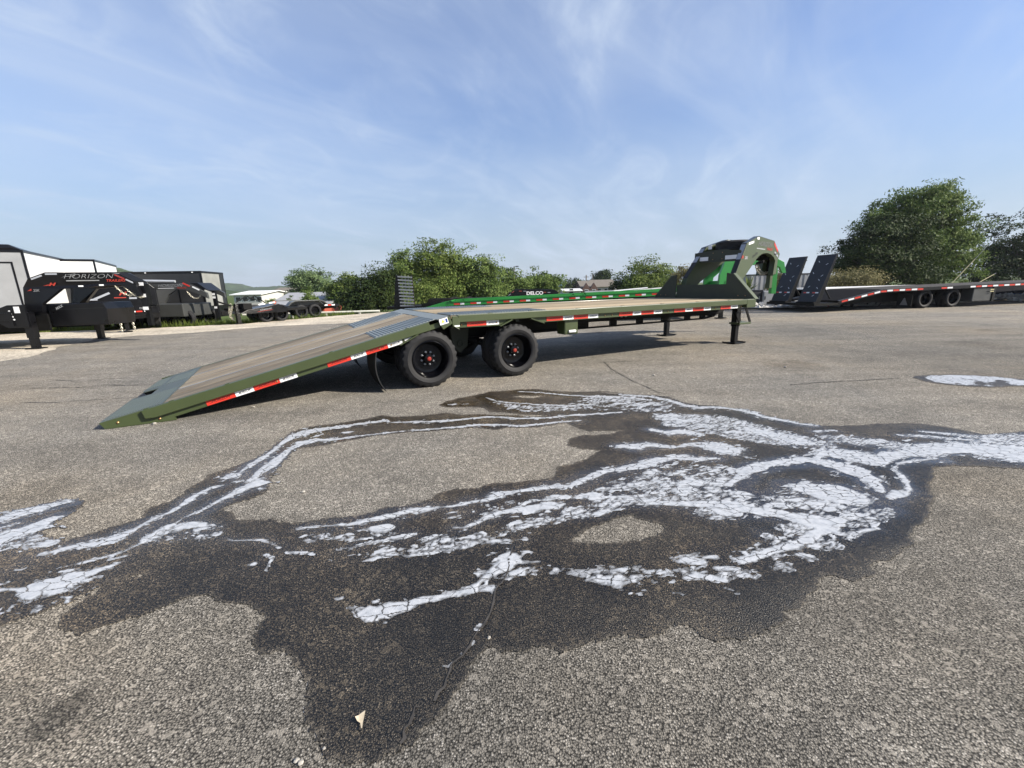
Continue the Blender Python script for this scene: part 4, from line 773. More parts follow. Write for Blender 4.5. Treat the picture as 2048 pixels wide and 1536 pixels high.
# landing legs and step
for y, x in ((.375, 6.79), (2.235, 6.80)):
    m = MB(); m.box(x-.062, x+.062, y-.062, y+.062, .36, .80); lg = m.build('landing_leg', M['black_matte'], olive, bevel=.006)
    m = MB(); m.box(x-.052, x+.052, y-.052, y+.052, .02, .36); m.build('inner_leg', M['black'], lg, bevel=.006)
    m = MB(); m.xz([(x-.19,.035),(x-.15,.012),(x+.15,.012),(x+.19,.035),(x+.19,.026),(x+.15,.003),(x-.15,.003),(x-.19,.026)], y-.15, y+.15); m.build('foot_plate', M['black_matte'], lg)
m = MB(); m.bar((6.56,.24,.67),(6.72,.24,.44),.02,.03); m.bar((6.90,.24,.72),(7.07,.24,.44),.02,.05); m.box(6.55, 6.80, .23, .25, .655, .675)
m.xz([(6.88,.72),(6.98,.72),(7.07,.45),(6.97,.45)], .44, .46); step = m.build('step_frame', M['black_matte'], olive)
m = MB(); m.box(6.71, 7.09, .225, .47, .405, .445); m.build('step_tread', M['olive'], step, bevel=.005)
# bulkhead: two wings and a low panel
bx0, bx1 = XF-.045, XF-.03
for s_ in (0, 1):
    f = (lambda y: y) if s_ == 0 else (lambda y: W-y)
    m = MB(); m.yz([(f(y), z) for y, z in ((-.03,.938),(.49,1.44),(.64,1.47),(.64,.938))], bx0, bx1); wg = m.build('bulkhead_wing', M['olive_shaded'], olive)
    m = MB(); m.prism([(bx0-.004, f(-.045), .936), (bx0-.004, f(-.02), .936), (bx0-.004, f(.50), 1.442), (bx0-.004, f(.485), 1.458)], [(XF+.06, f(-.045), .936), (XF+.06, f(-.02), .936), (XF+.06, f(.50), 1.442), (XF+.06, f(.485), 1.458)]); m.build('wing_edge', M['olive'], wg)
    for yy_ in (.18, .34): put('bolt', bm_, wg, (bx0, f(yy_), 1.0), (0, 0, -math.pi/2))
m = MB(); m.box(bx0+.02, bx1+.02, .642, W-.642, .938, 1.235); m.build('bulkhead_panel', M['olive_shaded'], olive)
m = MB(); m.box(bx0+.1, bx1+.7, .70, W-.70, 1.0, 1.225); m.build('toolbox', M['black_matte'], olive, bevel=.01)
# neck: two slanted box plates
neck = [(6.79,.93),(6.93,1.40),(7.39,2.09),(7.98,2.26),(8.92,2.20),(9.36,1.91),(9.27,1.76),(9.26,1.45),(9.05,1.42),(9.10,1.76),(8.98,1.84),(8.8,1.89),(8.6,1.915),(8.42,1.91),(8.25,1.885),(8.09,1.83),(7.92,1.74),(7.76,1.62),(7.29,1.29),(7.02,1.04),(6.98,.93)]
def neckplate(ya, yb, wd, name, m_, poly=neck, xa=6.77, xb=9.1, inset=0):
    fy = lambda x: ya+(yb-ya)*(x-xa)/(xb-xa)
    m = MB(); m.prism([(x, fy(x), z) for x, z in poly], [(x, fy(x)+wd, z) for x, z in poly]); return m.build(name, m_, olive, bevel=.004), fy
nk1, fy1 = neckplate(.55, 1.08, .13, 'neck_plate', M['olive'])
nk2, fy2 = neckplate(1.97, 1.50, -.13, 'neck_plate', M['olive'])
# black protective edge along the rear and top of each neck plate
for fy, sg in ((fy1, 1), (fy2, -1)):
    m = MB(); pp = [(6.92,1.385),(7.385,2.085),(7.98,2.262),(8.92,2.203),(9.36,1.912)]
    for (xa, za), (xb, zb) in zip(pp, pp[1:]):
        d = math.hypot(xb-xa, zb-za); nx_, nz_ = -(zb-za)/d*.006, (xb-xa)/d*.006
        m.prism([(xa+nx_, fy(xa)+sg*.004, za+nz_), (xb+nx_, fy(xb)+sg*.004, zb+nz_), (xb, fy(xb)+sg*.004, zb), (xa, fy(xa)+sg*.004, za)], [(xa+nx_, fy(xa)+sg*.126, za+nz_), (xb+nx_, fy(xb)+sg*.126, zb+nz_), (xb, fy(xb)+sg*.126, zb), (xa, fy(xa)+sg*.126, za)])
    m.build('neck_edge', M['black'], olive)
    m = MB(); xa, za, xb, zb = 7.16, 1.745, 7.37, 2.062; d = math.hypot(xb-xa, zb-za); nx_, nz_ = -(zb-za)/d, (xb-xa)/d
    m.prism([(xa+nx_*.009, fy(xa)+sg*.012, za+nz_*.009), (xb+nx_*.009, fy(xb)+sg*.012, zb+nz_*.009), (xb+nx_*.009, fy(xb)+sg*.118, zb+nz_*.009), (xa+nx_*.009, fy(xa)+sg*.118, za+nz_*.009)], [(xa+nx_*.0065, fy(xa)+sg*.012, za+nz_*.0065), (xb+nx_*.0065, fy(xb)+sg*.012, zb+nz_*.0065), (xb+nx_*.0065, fy(xb)+sg*.118, zb+nz_*.0065), (xa+nx_*.0065, fy(xa)+sg*.118, za+nz_*.0065)])
    m.build('reflective_strip', M['grey_tape'], olive)
m = MB(); m.yz([(.70,1.72),(1.90,1.74),(1.90,1.96),(1.62,1.97),(1.5,1.99),(1.1,1.99),(.98,1.97),(.72,1.95)], 7.24, 7.26); xm = m.build('neck_crossmember', M['olive_shaded'], olive)
for a, b in ((.74, 1.08), (1.52, 1.84)):
    m = MB(); m.box(7.233, 7.2385, a, b, 1.77, 1.855); m.build('reflective_strip', M['white_tape'], xm)
for a in (1.16, 1.40):
    for z in (1.79, 1.93): put('bolt', bm_, xm, (7.24, a, z), (0, 0, -math.pi/2))
m = MB(); m.yz([(1.15,2.06),(1.48,2.06),(1.48,1.78),(1.15,1.78)], 8.96, 8.98); m.box(8.2, 9.1, 1.05, 1.55, 1.90, 1.92); m.build('neck_inner_panel', M['black_matte'], olive)
m = MB(); m.box(9.22, 9.38, 1.22, 1.38, 1.42, 1.92); cpl = m.build('coupler_tube', M['black_matte'], olive, bevel=.01)
m = MB(); m.box(9.245, 9.355, 1.245, 1.355, 1.10, 1.42); m.build('coupler', M['olive'], cpl, bevel=.01)
m = MB(); m.tube([(9.25, 1.3, 1.98), (9.45, 1.3, 1.96)], .03, 10); m.box(9.36, 9.46, 1.24, 1.36, 1.92, 2.0); m.build('jack_handle', M['black_matte'], olive)
# spare wheel laid flat between the neck plates
sp = put('spare_wheel', RMS, olive, (7.75, 1.24, 2.19), (-math.pi/2, 0, 0)); sp.scale = (1.06,)*3; put('tyre', TYS, sp)
m = MB(); m.box(7.345, 7.352, 1.53, 1.62, 2.03, 2.13); m.build('decal', M['white_tape'], olive)
# neck lettering
def on_neck(x, z, fy, ya, yb): return (x, fy(x)-.004, z)
ang = math.atan2(1.08-.55, 9.1-6.77)
r_ = (math.pi/2, 0, ang)
text('HORIZON', .135, M['neck_ink'], nk1, (8.38, fy1(8.38)-.005, 2.105), r_, .35, 1.35, .004)
text('TRAILERS', .075, M['red_ink'], nk1, (8.66, fy1(8.66)-.005, 2.005), r_, .3, 1.1, .002)
m = MB(); m.prism([(7.92, fy1(7.92)-.004, 1.99),(8.40, fy1(8.40)-.004, 1.985),(8.40, fy1(8.40)-.004, 2.005),(7.92, fy1(7.92)-.004, 2.01)], [(7.92, fy1(7.92)-.002, 1.99),(8.40, fy1(8.40)-.002, 1.985),(8.40, fy1(8.40)-.002, 2.005),(7.92, fy1(7.92)-.002, 2.01)]); m.build('decal_stripe', M['grey_ink'], nk1)
text('25K', .085, M['grey_ink'], nk1, (7.40, fy1(7.40)-.005, 1.78), r_, .25, 1.1, .003)
text('H', .085, M['red_ink'], nk1, (7.21, fy1(7.21)-.005, 1.79), r_, .35, 1.5, .006)
text('LowPro', .09, M['ink'], nk1, (7.86, fy1(7.86)-.005, 1.86), (math.pi/2, -.35, ang), .3, 1.0, .001)
def neck_label(x0, x1, z0, z1, mname, dz=0):
    m = MB(); m.prism([(x0, fy1(x0)-.004, z0), (x1, fy1(x1)-.004, z0+dz), (x1, fy1(x1)-.004, z1+dz), (x0, fy1(x0)-.004, z1)], [(x0, fy1(x0)-.001, z0), (x1, fy1(x1)-.001, z0+dz), (x1, fy1(x1)-.001, z1+dz), (x0, fy1(x0)-.001, z1)]); m.build('decal', M[mname], nk1)
neck_label(7.47, 7.74, 2.05, 2.10, 'white_tape', .055); neck_label(7.90, 8.02, 2.19, 2.24, 'white_tape'); neck_label(8.93, 9.20, 2.12, 2.18, 'red_tape', -.17); neck_label(9.0, 9.25, 1.93, 1.98, 'grey_tape', -.1)
# safety chain of real links
def chain(parent, pts, lk=.05, r=.006, name='safety_chain'):
    P = [Vector(p) for p in pts]; seg = []
    for a, b in zip(P, P[1:]):
        k = 24; seg += [a.lerp(b, i/k) for i in range(k)]
    seg.append(P[-1]); out = [seg[0]]; acc = 0
    for a, b in zip(seg, seg[1:]):
        acc += (b-a).length
        if acc >= lk*.72: out.append(b); acc = 0
    m = MB()
    for i, (a, b) in enumerate(zip(out, out[1:])):
        d = (b-a).normalized(); q = d.cross(Vector((0,1,0) if i % 2 else (.3,0,1))); q.normalize() if q.length > .01 else None
        c = (a+b)/2; ring = [c+d*(lk/2)*math.cos(t)+q*(lk*.3)*math.sin(t) for t in [2*math.pi*j/8 for j in range(9)]]
        m.tube(ring, r, 5, False)
    return m.build(name, M['chain'], parent)
def sag(a, b, dip, n=8):
    a = Vector(a); b = Vector(b); return [a.lerp(b, i/n)-Vector((0,0,dip*4*(i/n)*(1-i/n))) for i in range(n+1)]
chain(olive, [(8.60,1.25,1.68),(8.72,1.27,1.53),(8.90,1.3,1.45),(9.15,1.3,1.46),(9.30,1.3,1.53)], .055, .008); chain(olive, [(8.74,1.3,1.70),(8.86,1.3,1.55),(9.05,1.32,1.48),(9.34,1.3,1.52)], .055, .008)
m = MB(); m.bar((8.62, 1.06, 1.74), (8.72, 1.3, 1.70), .03, .06); m.build('chain_hook', M['black_matte'], olive)
# ------------------------------------------------------------------ lowered dovetail, built flat and hinged down
DT = R_(13.187); DL = (.2587, 0, .925); DR = (0, -DT, 0)
def dv(m, name, mt, parent=None, bevel=0, smooth=False): return m.build(name, mt, parent or olive, loc=DL, rot=DR, bevel=bevel, smooth=smooth)
for y0, y1 in ((-.03, .045), (W-.045, W+.03)):
    m = MB(); m.xz([(-.26,-.002),(-3.38,-.002),(-3.38,-.09),(-3.30,-.108),(-.26,-.108)], y0, y1); dv(m, 'dovetail_rail', M['olive'], bevel=.006)
for y0 in (.015, W-.06):
    m = MB(); m.xz([(-.02,-.055),(-3.735,-.004),(-3.715,-.075),(-3.16,-.205),(-3.16,-.168),(-.62,-.168),(-.44,-.112),(-.02,-.112)] if True else [], y0, y0+.045); dv(m, 'dovetail_channel', M['olive'])
m = MB(); m.bar((-.70,.0,-.17),(-.44,.0,-.11),.08,.012); dv(m, 'arch_flare', M['olive'])
for x in (-3.60, -3.28, -2.15, -.95, -.80):
    dv_b = put('bolt', bm_, olive); dv_b.matrix_local = Matrix.Translation(DL) @ Matrix.Rotation(-DT, 4, 'Y') @ Matrix.Translation((x, .014, -.14 if x > -3.5 else -.05))
for x in (-.55, -1.5, -2.6, -3.12, -3.34):
    m = MB(); m.box(x-.02, x+.02, -.02, .02, -.002, .006); dv(m, 'rail_clip', M['olive'])
for a, b, r in ((-2.855,-2.578,1),(-2.575,-2.390,0),(-2.388,-2.121,1),(-2.118,-1.93,0),(-1.585,-1.309,1),(-1.306,-1.122,0),(-1.12,-.846,1),(-.844,-.655,0)):
    tape(a-.10*0, b, r, -.166, -.106, olive, y=.010, loc=DL, rot=DR)
def dplank(x0, x1, y0, y1, k):
    m = MB(); rr = random.Random(k+50); m.box(x0, x1, y0+.005, y1-.005, -.045, -.004+rr.uniform(-.0025, .001)); dv(m, 'plank', M['dove_wood'], bevel=.003)
for k in range(4): dplank(-3.205, -.955, .05+k*.18, .05+(k+1)*.18, k)
for k in range(5): dplank(-3.205, -.14, .86+k*.172, .86+(k+1)*.172, k+4)
for k in range(4): dplank(-3.205, -.955, 1.83+k*.18, 1.83+(k+1)*.18, k+9)
for y in (.775, 1.725):
    m = MB(); m.box(-3.205, -.14, y, y+.08, -.045, -.008); m.box(-3.205, -.14, y+.025, y+.055, -.008, -.003); dv(m, 'steel_strip', M['strip'])
for y0, y1 in ((.045, .80), (1.80, 2.555)): ribbed(-.955, -.14, y0, y1, -.0005, 'traction_plate', olive, M['plate'], loc=DL, rot=DR)
m = MB(); m.box(-.138, .03, .0, W, -.006, -.0005); dv(m, 'hinge_plate', M['plate'])
# dark steel toe plate with a slot cut in its edge and a clipped far corner
m = MB(); toe = [(-3.21,.045),(-3.735,.02),(-3.735,1.13),(-3.53,1.05),(-3.53,1.44),(-3.70,1.47),(-3.735,1.56),(-3.70,2.34),(-3.52,2.50),(-3.21,2.555)]
m.xy(toe, -.001, -.012)
for i in range(20): 
    x = -3.71+i*.024; a, b = (.06, 1.04) ; m.xz([(x, -.002), (x+.003, .004), (x+.008, .004), (x+.011, -.002)], .06, .98)
    if x < -3.55 or x > -3.5: m.xz([(x, -.002), (x+.003, .004), (x+.008, .004), (x+.011, -.002)], 1.62, 2.28)
dv(m, 'toe_plate', M['tipplate'])
m = MB(); m.box(-3.53, -3.50, 1.0, 1.5, -.10, -.012); m.xz([(-3.72,-.012),(-3.70,-.06),(-3.2,-.16),(-3.2,-.012)], 1.0, 1.04); m.xz([(-3.72,-.012),(-3.70,-.06),(-3.2,-.16),(-3.2,-.012)], 1.5, 1.54); m.box(-3.55,-3.22,1.04,1.5,-.10,-.09); dv(m, 'toe_slot_frame', M['black_matte'])
for y in (.5, 1.28, 2.05):
    m = MB(); m.box(-3.2, -.05, y, y+.07, -.15, -.046); dv(m, 'dovetail_beam', M['black_matte'])
m = MB(); m.xz([(-.14,-.045),(.03,-.01),(.045,-.11),(-.10,-.15)], -.034, .0); st_ = dv(m, 'hinge_cheek', M['olive'], bevel=.006)
m = MB(); m.box(-.125, -.005, -.038, -.0345, -.085, -.006); lb = dv(m, 'warning_decal', M['white_tape'])
m = MB(); m.xz([(-.105,-.06),(-.075,-.018),(-.055,-.06)], -.0392, -.0382); m.build('warning_triangle', M['yellow_ink'], lb)
m = MB(); m.box(-.04, -.015, -.0392, -.0382, -.07, -.02); m.build('warning_text', M['blue_box'], lb)
m = MB(); m.box(-.62, -.47, .0105, .0135, -.165, -.120); dv(m, 'decal', M['white_tape'])
m = MB(); m.tube([(-.95,.9,-.16),(-.55,.55,-.42),(-.3,.5,-.48)], .05, 10); dv(m, 'hydraulic_ram', M['black_matte'])
# ------------------------------------------------------------------ bright green trailer parked beyond
def neck_generic(root, m_, x0, zb, yc=1.3, hw=.6, L=2.75, H=1.18, hw2=None, edge='black', wd=.12):
    "gooseneck: two side plates rising from x0 and reaching forward to the coupler"
    hw2 = hw2 or hw
    pl = [(0,0),(.03,.45),(.20,.95),(.42,1.06),(1.95,1.06),(2.45,.80),(2.56,.40),(2.42,.40),(2.30,.62),(1.9,.78),(.75,.70),(.36,.36),(.30,0)]
    pl = [(x0+x*L/2.56, zb+z*H/1.06) for x, z in pl]; out = []
    for sg in (-1, 1):
        fy = lambda x: yc+sg*(hw+(hw2-hw)*(x-x0)/L)
        m = MB(); m.prism([(x, fy(x), z) for x, z in pl], [(x, fy(x)-sg*wd, z) for x, z in pl]); out.append(m.build('neck_plate', m_, root, bevel=.005))
    m = MB(); a = x0+.93*L; m.box(a-.09, a+.09, yc-.09, yc+.09, zb-.35, zb+.72*H); out.append(m.build('coupler', m_, root, bevel=.008))
    m = MB(); m.box(x0+.22*L, x0+.26*L, yc-hw+wd, yc+hw-wd, zb+.62*H, zb+.88*H); m.build('neck_crossmember', m_, root)
    return out
def leg(root, x, y, z0, z1, m_='black_matte', s=.075):
    m = MB(); m.box(x-s, x+s, y-s, y+s, z0+.28, z1); lg = m.build('landing_leg', M[m_], root, bevel=.005)
    m = MB(); m.box(x-s*.8, x+s*.8, y-s*.8, y+s*.8, z0+.02, z0+.3); m.build('inner_leg', M[m_], lg)
    m = MB(); m.box(x-.16, x+.16, y-.13, y+.13, z0, z0+.022); m.build('foot_plate', M[m_], lg); return lg
green = thing('gooseneck_trailer', 'bright green gooseneck flatbed trailer parked behind the olive one', 'trailer', (-2.2, 15.0, 0), (0, -R_(1.5), 0))
GW = 2.55
for y0 in (0, GW-.06):
    m = MB(); m.xz([(0,.84),(9.9,.84),(9.9,.66),(8.0,.66),(.0,.68)], y0, y0+.05); m.build('side_rail', M['green'], green, bevel=.004)
    m = MB(); m.box(.2, 9.85, y0-.025 if y0 == 0 else y0+.05, y0 if y0 == 0 else y0+.075, .80, .845); m.build('rub_rail', M['green'], green, bevel=.004)
    m = MB(); m.xz([(0,.84),(-3.3,.06),(-3.3,.0),(-3.0,.0),(0,.68)], y0, y0+.05); m.build('dovetail_side', M['green'], green, bevel=.004)
m = MB(); m.box(9.85, 9.91, .05, GW-.06, .64, .842); m.build('front_crossbeam', M['green'], green)
for k in range(8):
    m = MB(); m.box(.02, 9.84, .06+k*.303, .06+k*.303+.298, .69, .735); m.build('plank', M['deck_wood'], green)
m = MB(); m.prism([(0,.06,.835),(-3.28,.06,.055),(-3.28,GW-.07,.055),(0,GW-.07,.835)], [(0,.06,.80),(-3.28,.06,.02),(-3.28,GW-.07,.02),(0,GW-.07,.80)]); m.build('dovetail_deck', M['green'], green)
for x in (.15, .60, 4.4, 4.8):
    m = MB(); m.lathe([(.05, 0), (.05, .03), (.02, .04), (.001, .04)], 12); m.build('rail_bung', M['green'], green, loc=(x, -.03, .835), smooth=True)
for i in range(17):
    x = .27+i*.572; 
    m = MB(); m.box(x, x+.22, -.004, -.0005, .705, .765); m.build('reflective_tape', M['red_tape'], green)
    m = MB(); m.box(x+.22, x+.36, -.004, -.0005, .705, .765); m.build('reflective_tape', M['white_tape'], green)
m = MB(); m.box(-1.3, -1.1, -.004, -.0005, .46, .51); m.build('reflective_tape', M['red_tape'], green, rot=(0, 0, 0))
for y in (.7, 1.75):
    m = MB(); m.box(-1, 9.9, y, y+.06, .42, .79); m.build('main_beam', M['black_matte'], green)
neck_generic(green, M['green'], 9.72, .84, GW/2, .66, 2.52, 1.02, .45)
m = MB(); m.box(9.95, 10.3, .62, GW-.62, .84, 1.06); m.build('neck_base', M['green'], green, bevel=.01)
for y in (.3, GW-.3): leg(green, 9.7, y, -.235, .7)
for x in (.3, 1.5):
    for y, f in ((.03, False), (GW-.03, True)): wheel(green, x, y, .38, f, False)
# ------------------------------------------------------------------ black gooseneck trailer at the far left
ba = thing('gooseneck_trailer', 'black gooseneck trailer with large lettering on its neck, nearest on the left', 'trailer', (-12.559, 12.189, 0), R_(9.5))
HW = 1.28
for y in (-HW, HW-.06):
    m = MB(); m.box(-9.0, -.30, y, y+.06, .74, .93); m.build('side_rail', M['black'], ba, bevel=.005)
for k in range(8):
    m = MB(); m.box(-8.9, -.40, -HW+.07+k*.302, -HW+.07+k*.302+.297, .87, .925); m.build('plank', M['deck_wood'], ba)
for y in (-.7, .64):
    m = MB(); m.box(-9, .1, y, y+.06, .42, .86); m.build('main_beam', M['black_matte'], ba)
for y in (-1.12, 1.12): leg(ba, 0, y, 0, .92, 'black', .085)
m = MB(); m.xz([(-.62,.72),(-.62,1.0),(-.30,1.12),(.06,1.12),(.06,.55),(-.40,.55)], -1.24, -1.20); gs = m.build('front_gusset', M['black'], ba, bevel=.004)
for i in range(4):
    m = MB(); m.lathe([(.022, 0), (.022, -.006), (.001, -.006)], 10); m.build('gusset_hole', M['white_tape'], gs, loc=(-.28+.02*i, -1.24, .97-i*.07))
m = MB(); m.box(-.17, -.05, -1.246, -1.2402, .92, 1.08); m.build('decal', M['white_tape'], gs)
m = MB(); m.bar((-.78,-1.24,.86),(-.62,-1.24,1.0),.02,.02); m.bar((-.62,-1.24,1.0),(-.50,-1.24,.98),.02,.02); m.bar((-.78,-1.24,.86),(-.70,-1.24,.84),.02,.02); m.build('marker_bracket', M['black'], gs)
m = MB(); m.yz([(-HW,.60),(-HW,.95),(-.95,1.12),(.95,1.12),(HW,.95),(HW,.60)], -.30, -.24); m.build('bulkhead_panel', M['black'], ba)
# front toolbox between the neck plates
m = MB(); m.xz([(.06,.52),(1.38,.52),(1.42,.95),(1.36,1.13),(.10,1.10),(.06,1.0)], -.56, .56); tb = m.build('toolbox', M['black'], ba, bevel=.02)
m = MB(); m.xz([(.12,.965),(1.36,.985),(1.36,.975),(.12,.955)], -.564, -.56); m.build('lid_seam', M['ink'], tb)
text('MAX', .09, M['grey_ink'], tb, (.32, -.566, 1.02), (math.pi/2, -.5, 0), .3, 1.0, .002)
nkp = [(-.30,.93),(-.20,1.55),(-.04,1.78),(.32,1.93),(1.80,1.925),(2.35,1.66),(2.47,1.29),(2.34,1.26),(2.28,1.40),(1.95,1.58),(1.55,1.57),(1.1,1.53),(.56,1.50),(.12,1.13),(.08,.93)]
nps = []
XS = lambda x: x*(1-.055*max(x, 0)); FA = lambda x, sg=-1: sg*(.80-.235*max(x, 0))
for sg in (-1, 1):
    m = MB(); m.prism([(XS(x), FA(x, sg), z) for x, z in nkp], [(XS(x), FA(x, sg)-sg*.12, z) for x, z in nkp]); nps.append(m.build('neck_plate', M['black'], ba, bevel=.006))
n0 = nps[0]; AA = math.atan2(.235*2.4, XS(2.4))
def deck_text(t_, sz, mt_, x, z, shear, sx, bold, tilt=0): text(t_, sz, M[mt_], n0, (XS(x), FA(x)-.006, z), (math.pi/2, tilt, AA if x > .2 else 0), shear, sx, bold)
def deck_patch(name, mt_, pts):
    m = MB(); m.prism([(XS(x), FA(x)-.005, z) for x, z in pts], [(XS(x), FA(x)-.0015, z) for x, z in pts]); m.build(name, M[mt_], n0)
deck_text('HORIZON', .165, 'neck_grey', 1.22, 1.815, .35, 1.34, -.003); deck_text('TRAILERS', .088, 'red_ink', 1.86, 1.70, .3, 1.12, .002)
deck_patch('decal_stripe', 'neck_grey', [(.72,1.695),(1.46,1.695),(1.46,1.722),(.72,1.722)]); deck_patch('decal_stripe', 'neck_grey', [(.62,1.80),(.93,1.83),(.93,1.85)]); deck_patch('decal_stripe', 'neck_grey', [(.70,1.86),(.95,1.875),(.95,1.89)]); deck_patch('decal_stripe', 'neck_grey', [(1.78,1.905),(2.02,1.90),(1.98,1.88)])
deck_text('H', .10, 'red_ink', .40, 1.62, .35, 1.6, .006); deck_patch('decal_stripe', 'red_ink', [(.22,1.585),(.34,1.62),(.34,1.595)])
deck_text('25K', .085, 'neck_grey', .07, 1.47, .25, 1.0, .002); deck_patch('decal_flash', 'red_ink', [(-.12,1.46),(-.02,1.52),(-.02,1.47)])
for x, z, a, c_, ln in ((.14,1.805,.40,'grey_tape',.12),(.44,1.885,0,'grey_tape',.12),(1.98,1.80,-.46,'red_dull',.13),(2.24,1.675,-.46,'grey_tape',.12)):
    deck_patch('reflective_strip', c_, [(x-ln*math.cos(a)+.02*math.sin(a), z-ln*math.sin(a)-.02*math.cos(a)), (x+ln*math.cos(a)+.02*math.sin(a), z+ln*math.sin(a)-.02*math.cos(a)), (x+ln*math.cos(a)-.02*math.sin(a), z+ln*math.sin(a)+.02*math.cos(a)), (x-ln*math.cos(a)-.02*math.sin(a), z-ln*math.sin(a)+.02*math.cos(a))])
for x, z in ((1.0, 1.565), (1.48, 1.585)): deck_patch('lamp', 'white_tape', [(x-.05,z-.018),(x+.06,z-.018),(x+.06,z+.018),(x-.05,z+.018)])
m = MB(); m.box(2.02, 2.20, -.10, .10, .95, 1.62); cp_ = m.build('coupler_tube', M['black'], ba, bevel=.01)
m = MB(); m.box(2.05, 2.17, -.065, .065, .42, .96); m.build('coupler', M['black_matte'], cp_, bevel=.01)
m = MB(); m.tube([(2.18, 0, 1.0), (2.38, -.05, 1.0)], .018, 8); m.build('latch_handle', M['black_matte'], cp_)
for z in (1.60, 1.28, .92):
    m = MB(); m.box(2.04, 2.18, -.108, -.102, z-.045, z+.045); m.build('decal', M['white_tape'], cp_)
m = MB(); m.box(.25, .33, -.60, .60, 1.56, 1.72); m.box(1.4, 1.48, -.34, .34, 1.60, 1.80); m.build('neck_crossmember', M['black'], ba)
m = MB(); m.xz([(.4,1.90),(1.68,1.905),(2.05,1.68),(2.08,1.58),(1.65,1.78),(.4,1.80)], -.26, .26); m.build('neck_top_pan', M['black_matte'], ba)
chain(ba, sag((1.62,-.35,1.56), (2.05,-.12,1.42), .20), .07, .010); chain(ba, sag((1.78,-.3,1.58), (2.16,-.12,1.24), .12), .07, .010)
for x in (-7.2, -6.0): wheel(ba, x, -HW, .38, False, False); wheel(ba, x, HW, .38, True, False)
# ------------------------------------------------------------------ second black trailer (dump bed) behind it
def on(x, y, dz=0): return (x, y, hz(x, y)+dz)
dp_ = at(245, 600, 16.4); bd = thing('dump_trailer', 'black dump trailer with red logo behind the lettered black trailer', 'trailer', on(dp_.x, 16.4), R_(-50))
m = MB(); m.yz([(-1.0,.62),(1.0,.62),(1.0,1.55),(.82,1.76),(-.82,1.76),(-1.0,1.55)], -2.2, 0); db = m.build('dump_body', M['black'], bd, bevel=.01)
for i in range(6):
    m = MB(); m.box(-2.0+i*.36, -1.94+i*.36, 1.0, 1.04, .66, 1.6); m.build('body_rib', M['black'], db)
m = MB(); m.box(-2.4, .05, -1.02, 1.02, .42, .62); fr = m.build('chassis', M['black_matte'], bd)
for y0, mt_ in ((-.82,'white_tape'),(-.64,'red_tape'),(-.42,'white_tape'),(.12,'white_tape'),(.32,'red_tape'),(.56,'white_tape')):
    m = MB(); m.box(.0505, .056, y0, y0+.18, .66, .71); m.build('reflective_tape', M[mt_], fr)
m = MB(); m.box(.0005, .006, -.85, -.35, -.035, .035); m.build('reflective_strip', M['grey_tape'], db, loc=(0, 0, 1.55), rot=(.45, 0, 0))
m = MB(); m.box(.0005, .006, -.9, -.68, 1.14, 1.20); m.box(.0005, .006, .20, .42, 1.16, 1.22); m.build('reflective_strip', M['grey_tape'], db)
RX = (math.pi/2, 0, math.pi/2)
text('H', .17, M['red_ink'], db, (.006, .02, 1.36), RX, .35, 1.5, .008); m = MB(); m.box(.0005, .005, -.22, .12, 1.20, 1.235); m.build('logo_bar', M['red_ink'], db)
text('DUMP', .09, M['grey_ink'], db, (.006, .55, .80), RX, .1)
m = MB(); m.bar((0,-.7,.5),(1.3,-.06,.5),.1,.12); m.bar((0,.7,.5),(1.3,.06,.5),.1,.12); tg = m.build('tongue', M['black_matte'], bd)
m = MB(); m.box(1.0, 1.12, -.06, .06, .05, .85); m.box(.94, 1.18, -.12, .12, .0, .03); m.build('jack', M['black_matte'], bd)
chain(bd, [(.2,-.5,.95),(.5,-.35,.62),(1.1,-.16,.45),(1.15,-.16,.05)], .09, .013); chain(bd, [(1.1,.16,.45),(1.2,.2,.04)], .09, .013)
m = MB(); m.tube([(1.05,-.1,.8),(1.05,-.3,.85)], .015, 6); m.build('jack_crank', M['grey_panel'], bd)
for x in (-1.9, -1.0): wheel(bd, x, -1.0, .36, False, False); wheel(bd, x, 1.0, .36, True, False)
# ------------------------------------------------------------------ grey gooseneck trailer in the left row
gc = thing('gooseneck_trailer', 'grey gooseneck trailer with toolbox and silver tarp roll, middle of the left row', 'trailer', on(-15.75, 18.2, -.06), R_(4))
m = MB(); m.box(-6, -.1, -.2, 2.2, .55, .86); m.build('deck_frame', M['greypaint'], gc, bevel=.01)
gn = [(-.30,.86),(-.18,1.60),(.0,1.82),(1.75,1.84),(2.30,1.70),(2.78,1.42),(2.80,1.18),(2.60,1.30),(2.0,1.56),(1.25,1.62),(.72,1.60),(.36,1.38),(.12,1.02),(.08,.86)]
gp_ = []
for y in (.30, 1.58):
    m = MB(); m.xz(gn, y, y+.12); gp_.append(m.build('neck_plate', M['greypaint'], gc, bevel=.006))
text('HORIZON', .17, M['grey_ink'], gp_[0], (1.35, .294, 1.755), shear=.35, sx=1.25, bold=-.002); text('TRAILERS', .085, M['red_ink'], gp_[0], (1.80, .294, 1.655), shear=.3, sx=1.1, bold=.002)
m = MB(); m.box(.85, 1.5, .294, .298, 1.64, 1.66); m.build('decal_stripe', M['white_tape'], gp_[0])
text('25K', .09, M['grey_ink'], gp_[0], (.05, .294, 1.52), sx=1.0)
for x0, mt_ in ((-.08,'white_tape'),(.12,'red_tape'),(.34,'white_tape')):
    m = MB(); m.box(x0, x0+.2, .294, .298, 1.76, 1.80); m.build('reflective_tape', M[mt_], gp_[0])
for x0, z0, mt_ in ((2.02,1.78,'red_tape'),(2.38,1.62,'white_tape')):
    m = MB(); m.box(-.15,.15,.293,.298,-.03,.03); m.build('reflective_tape', M[mt_], gp_[0], loc=(x0, 0, z0), rot=(0,.5,0))
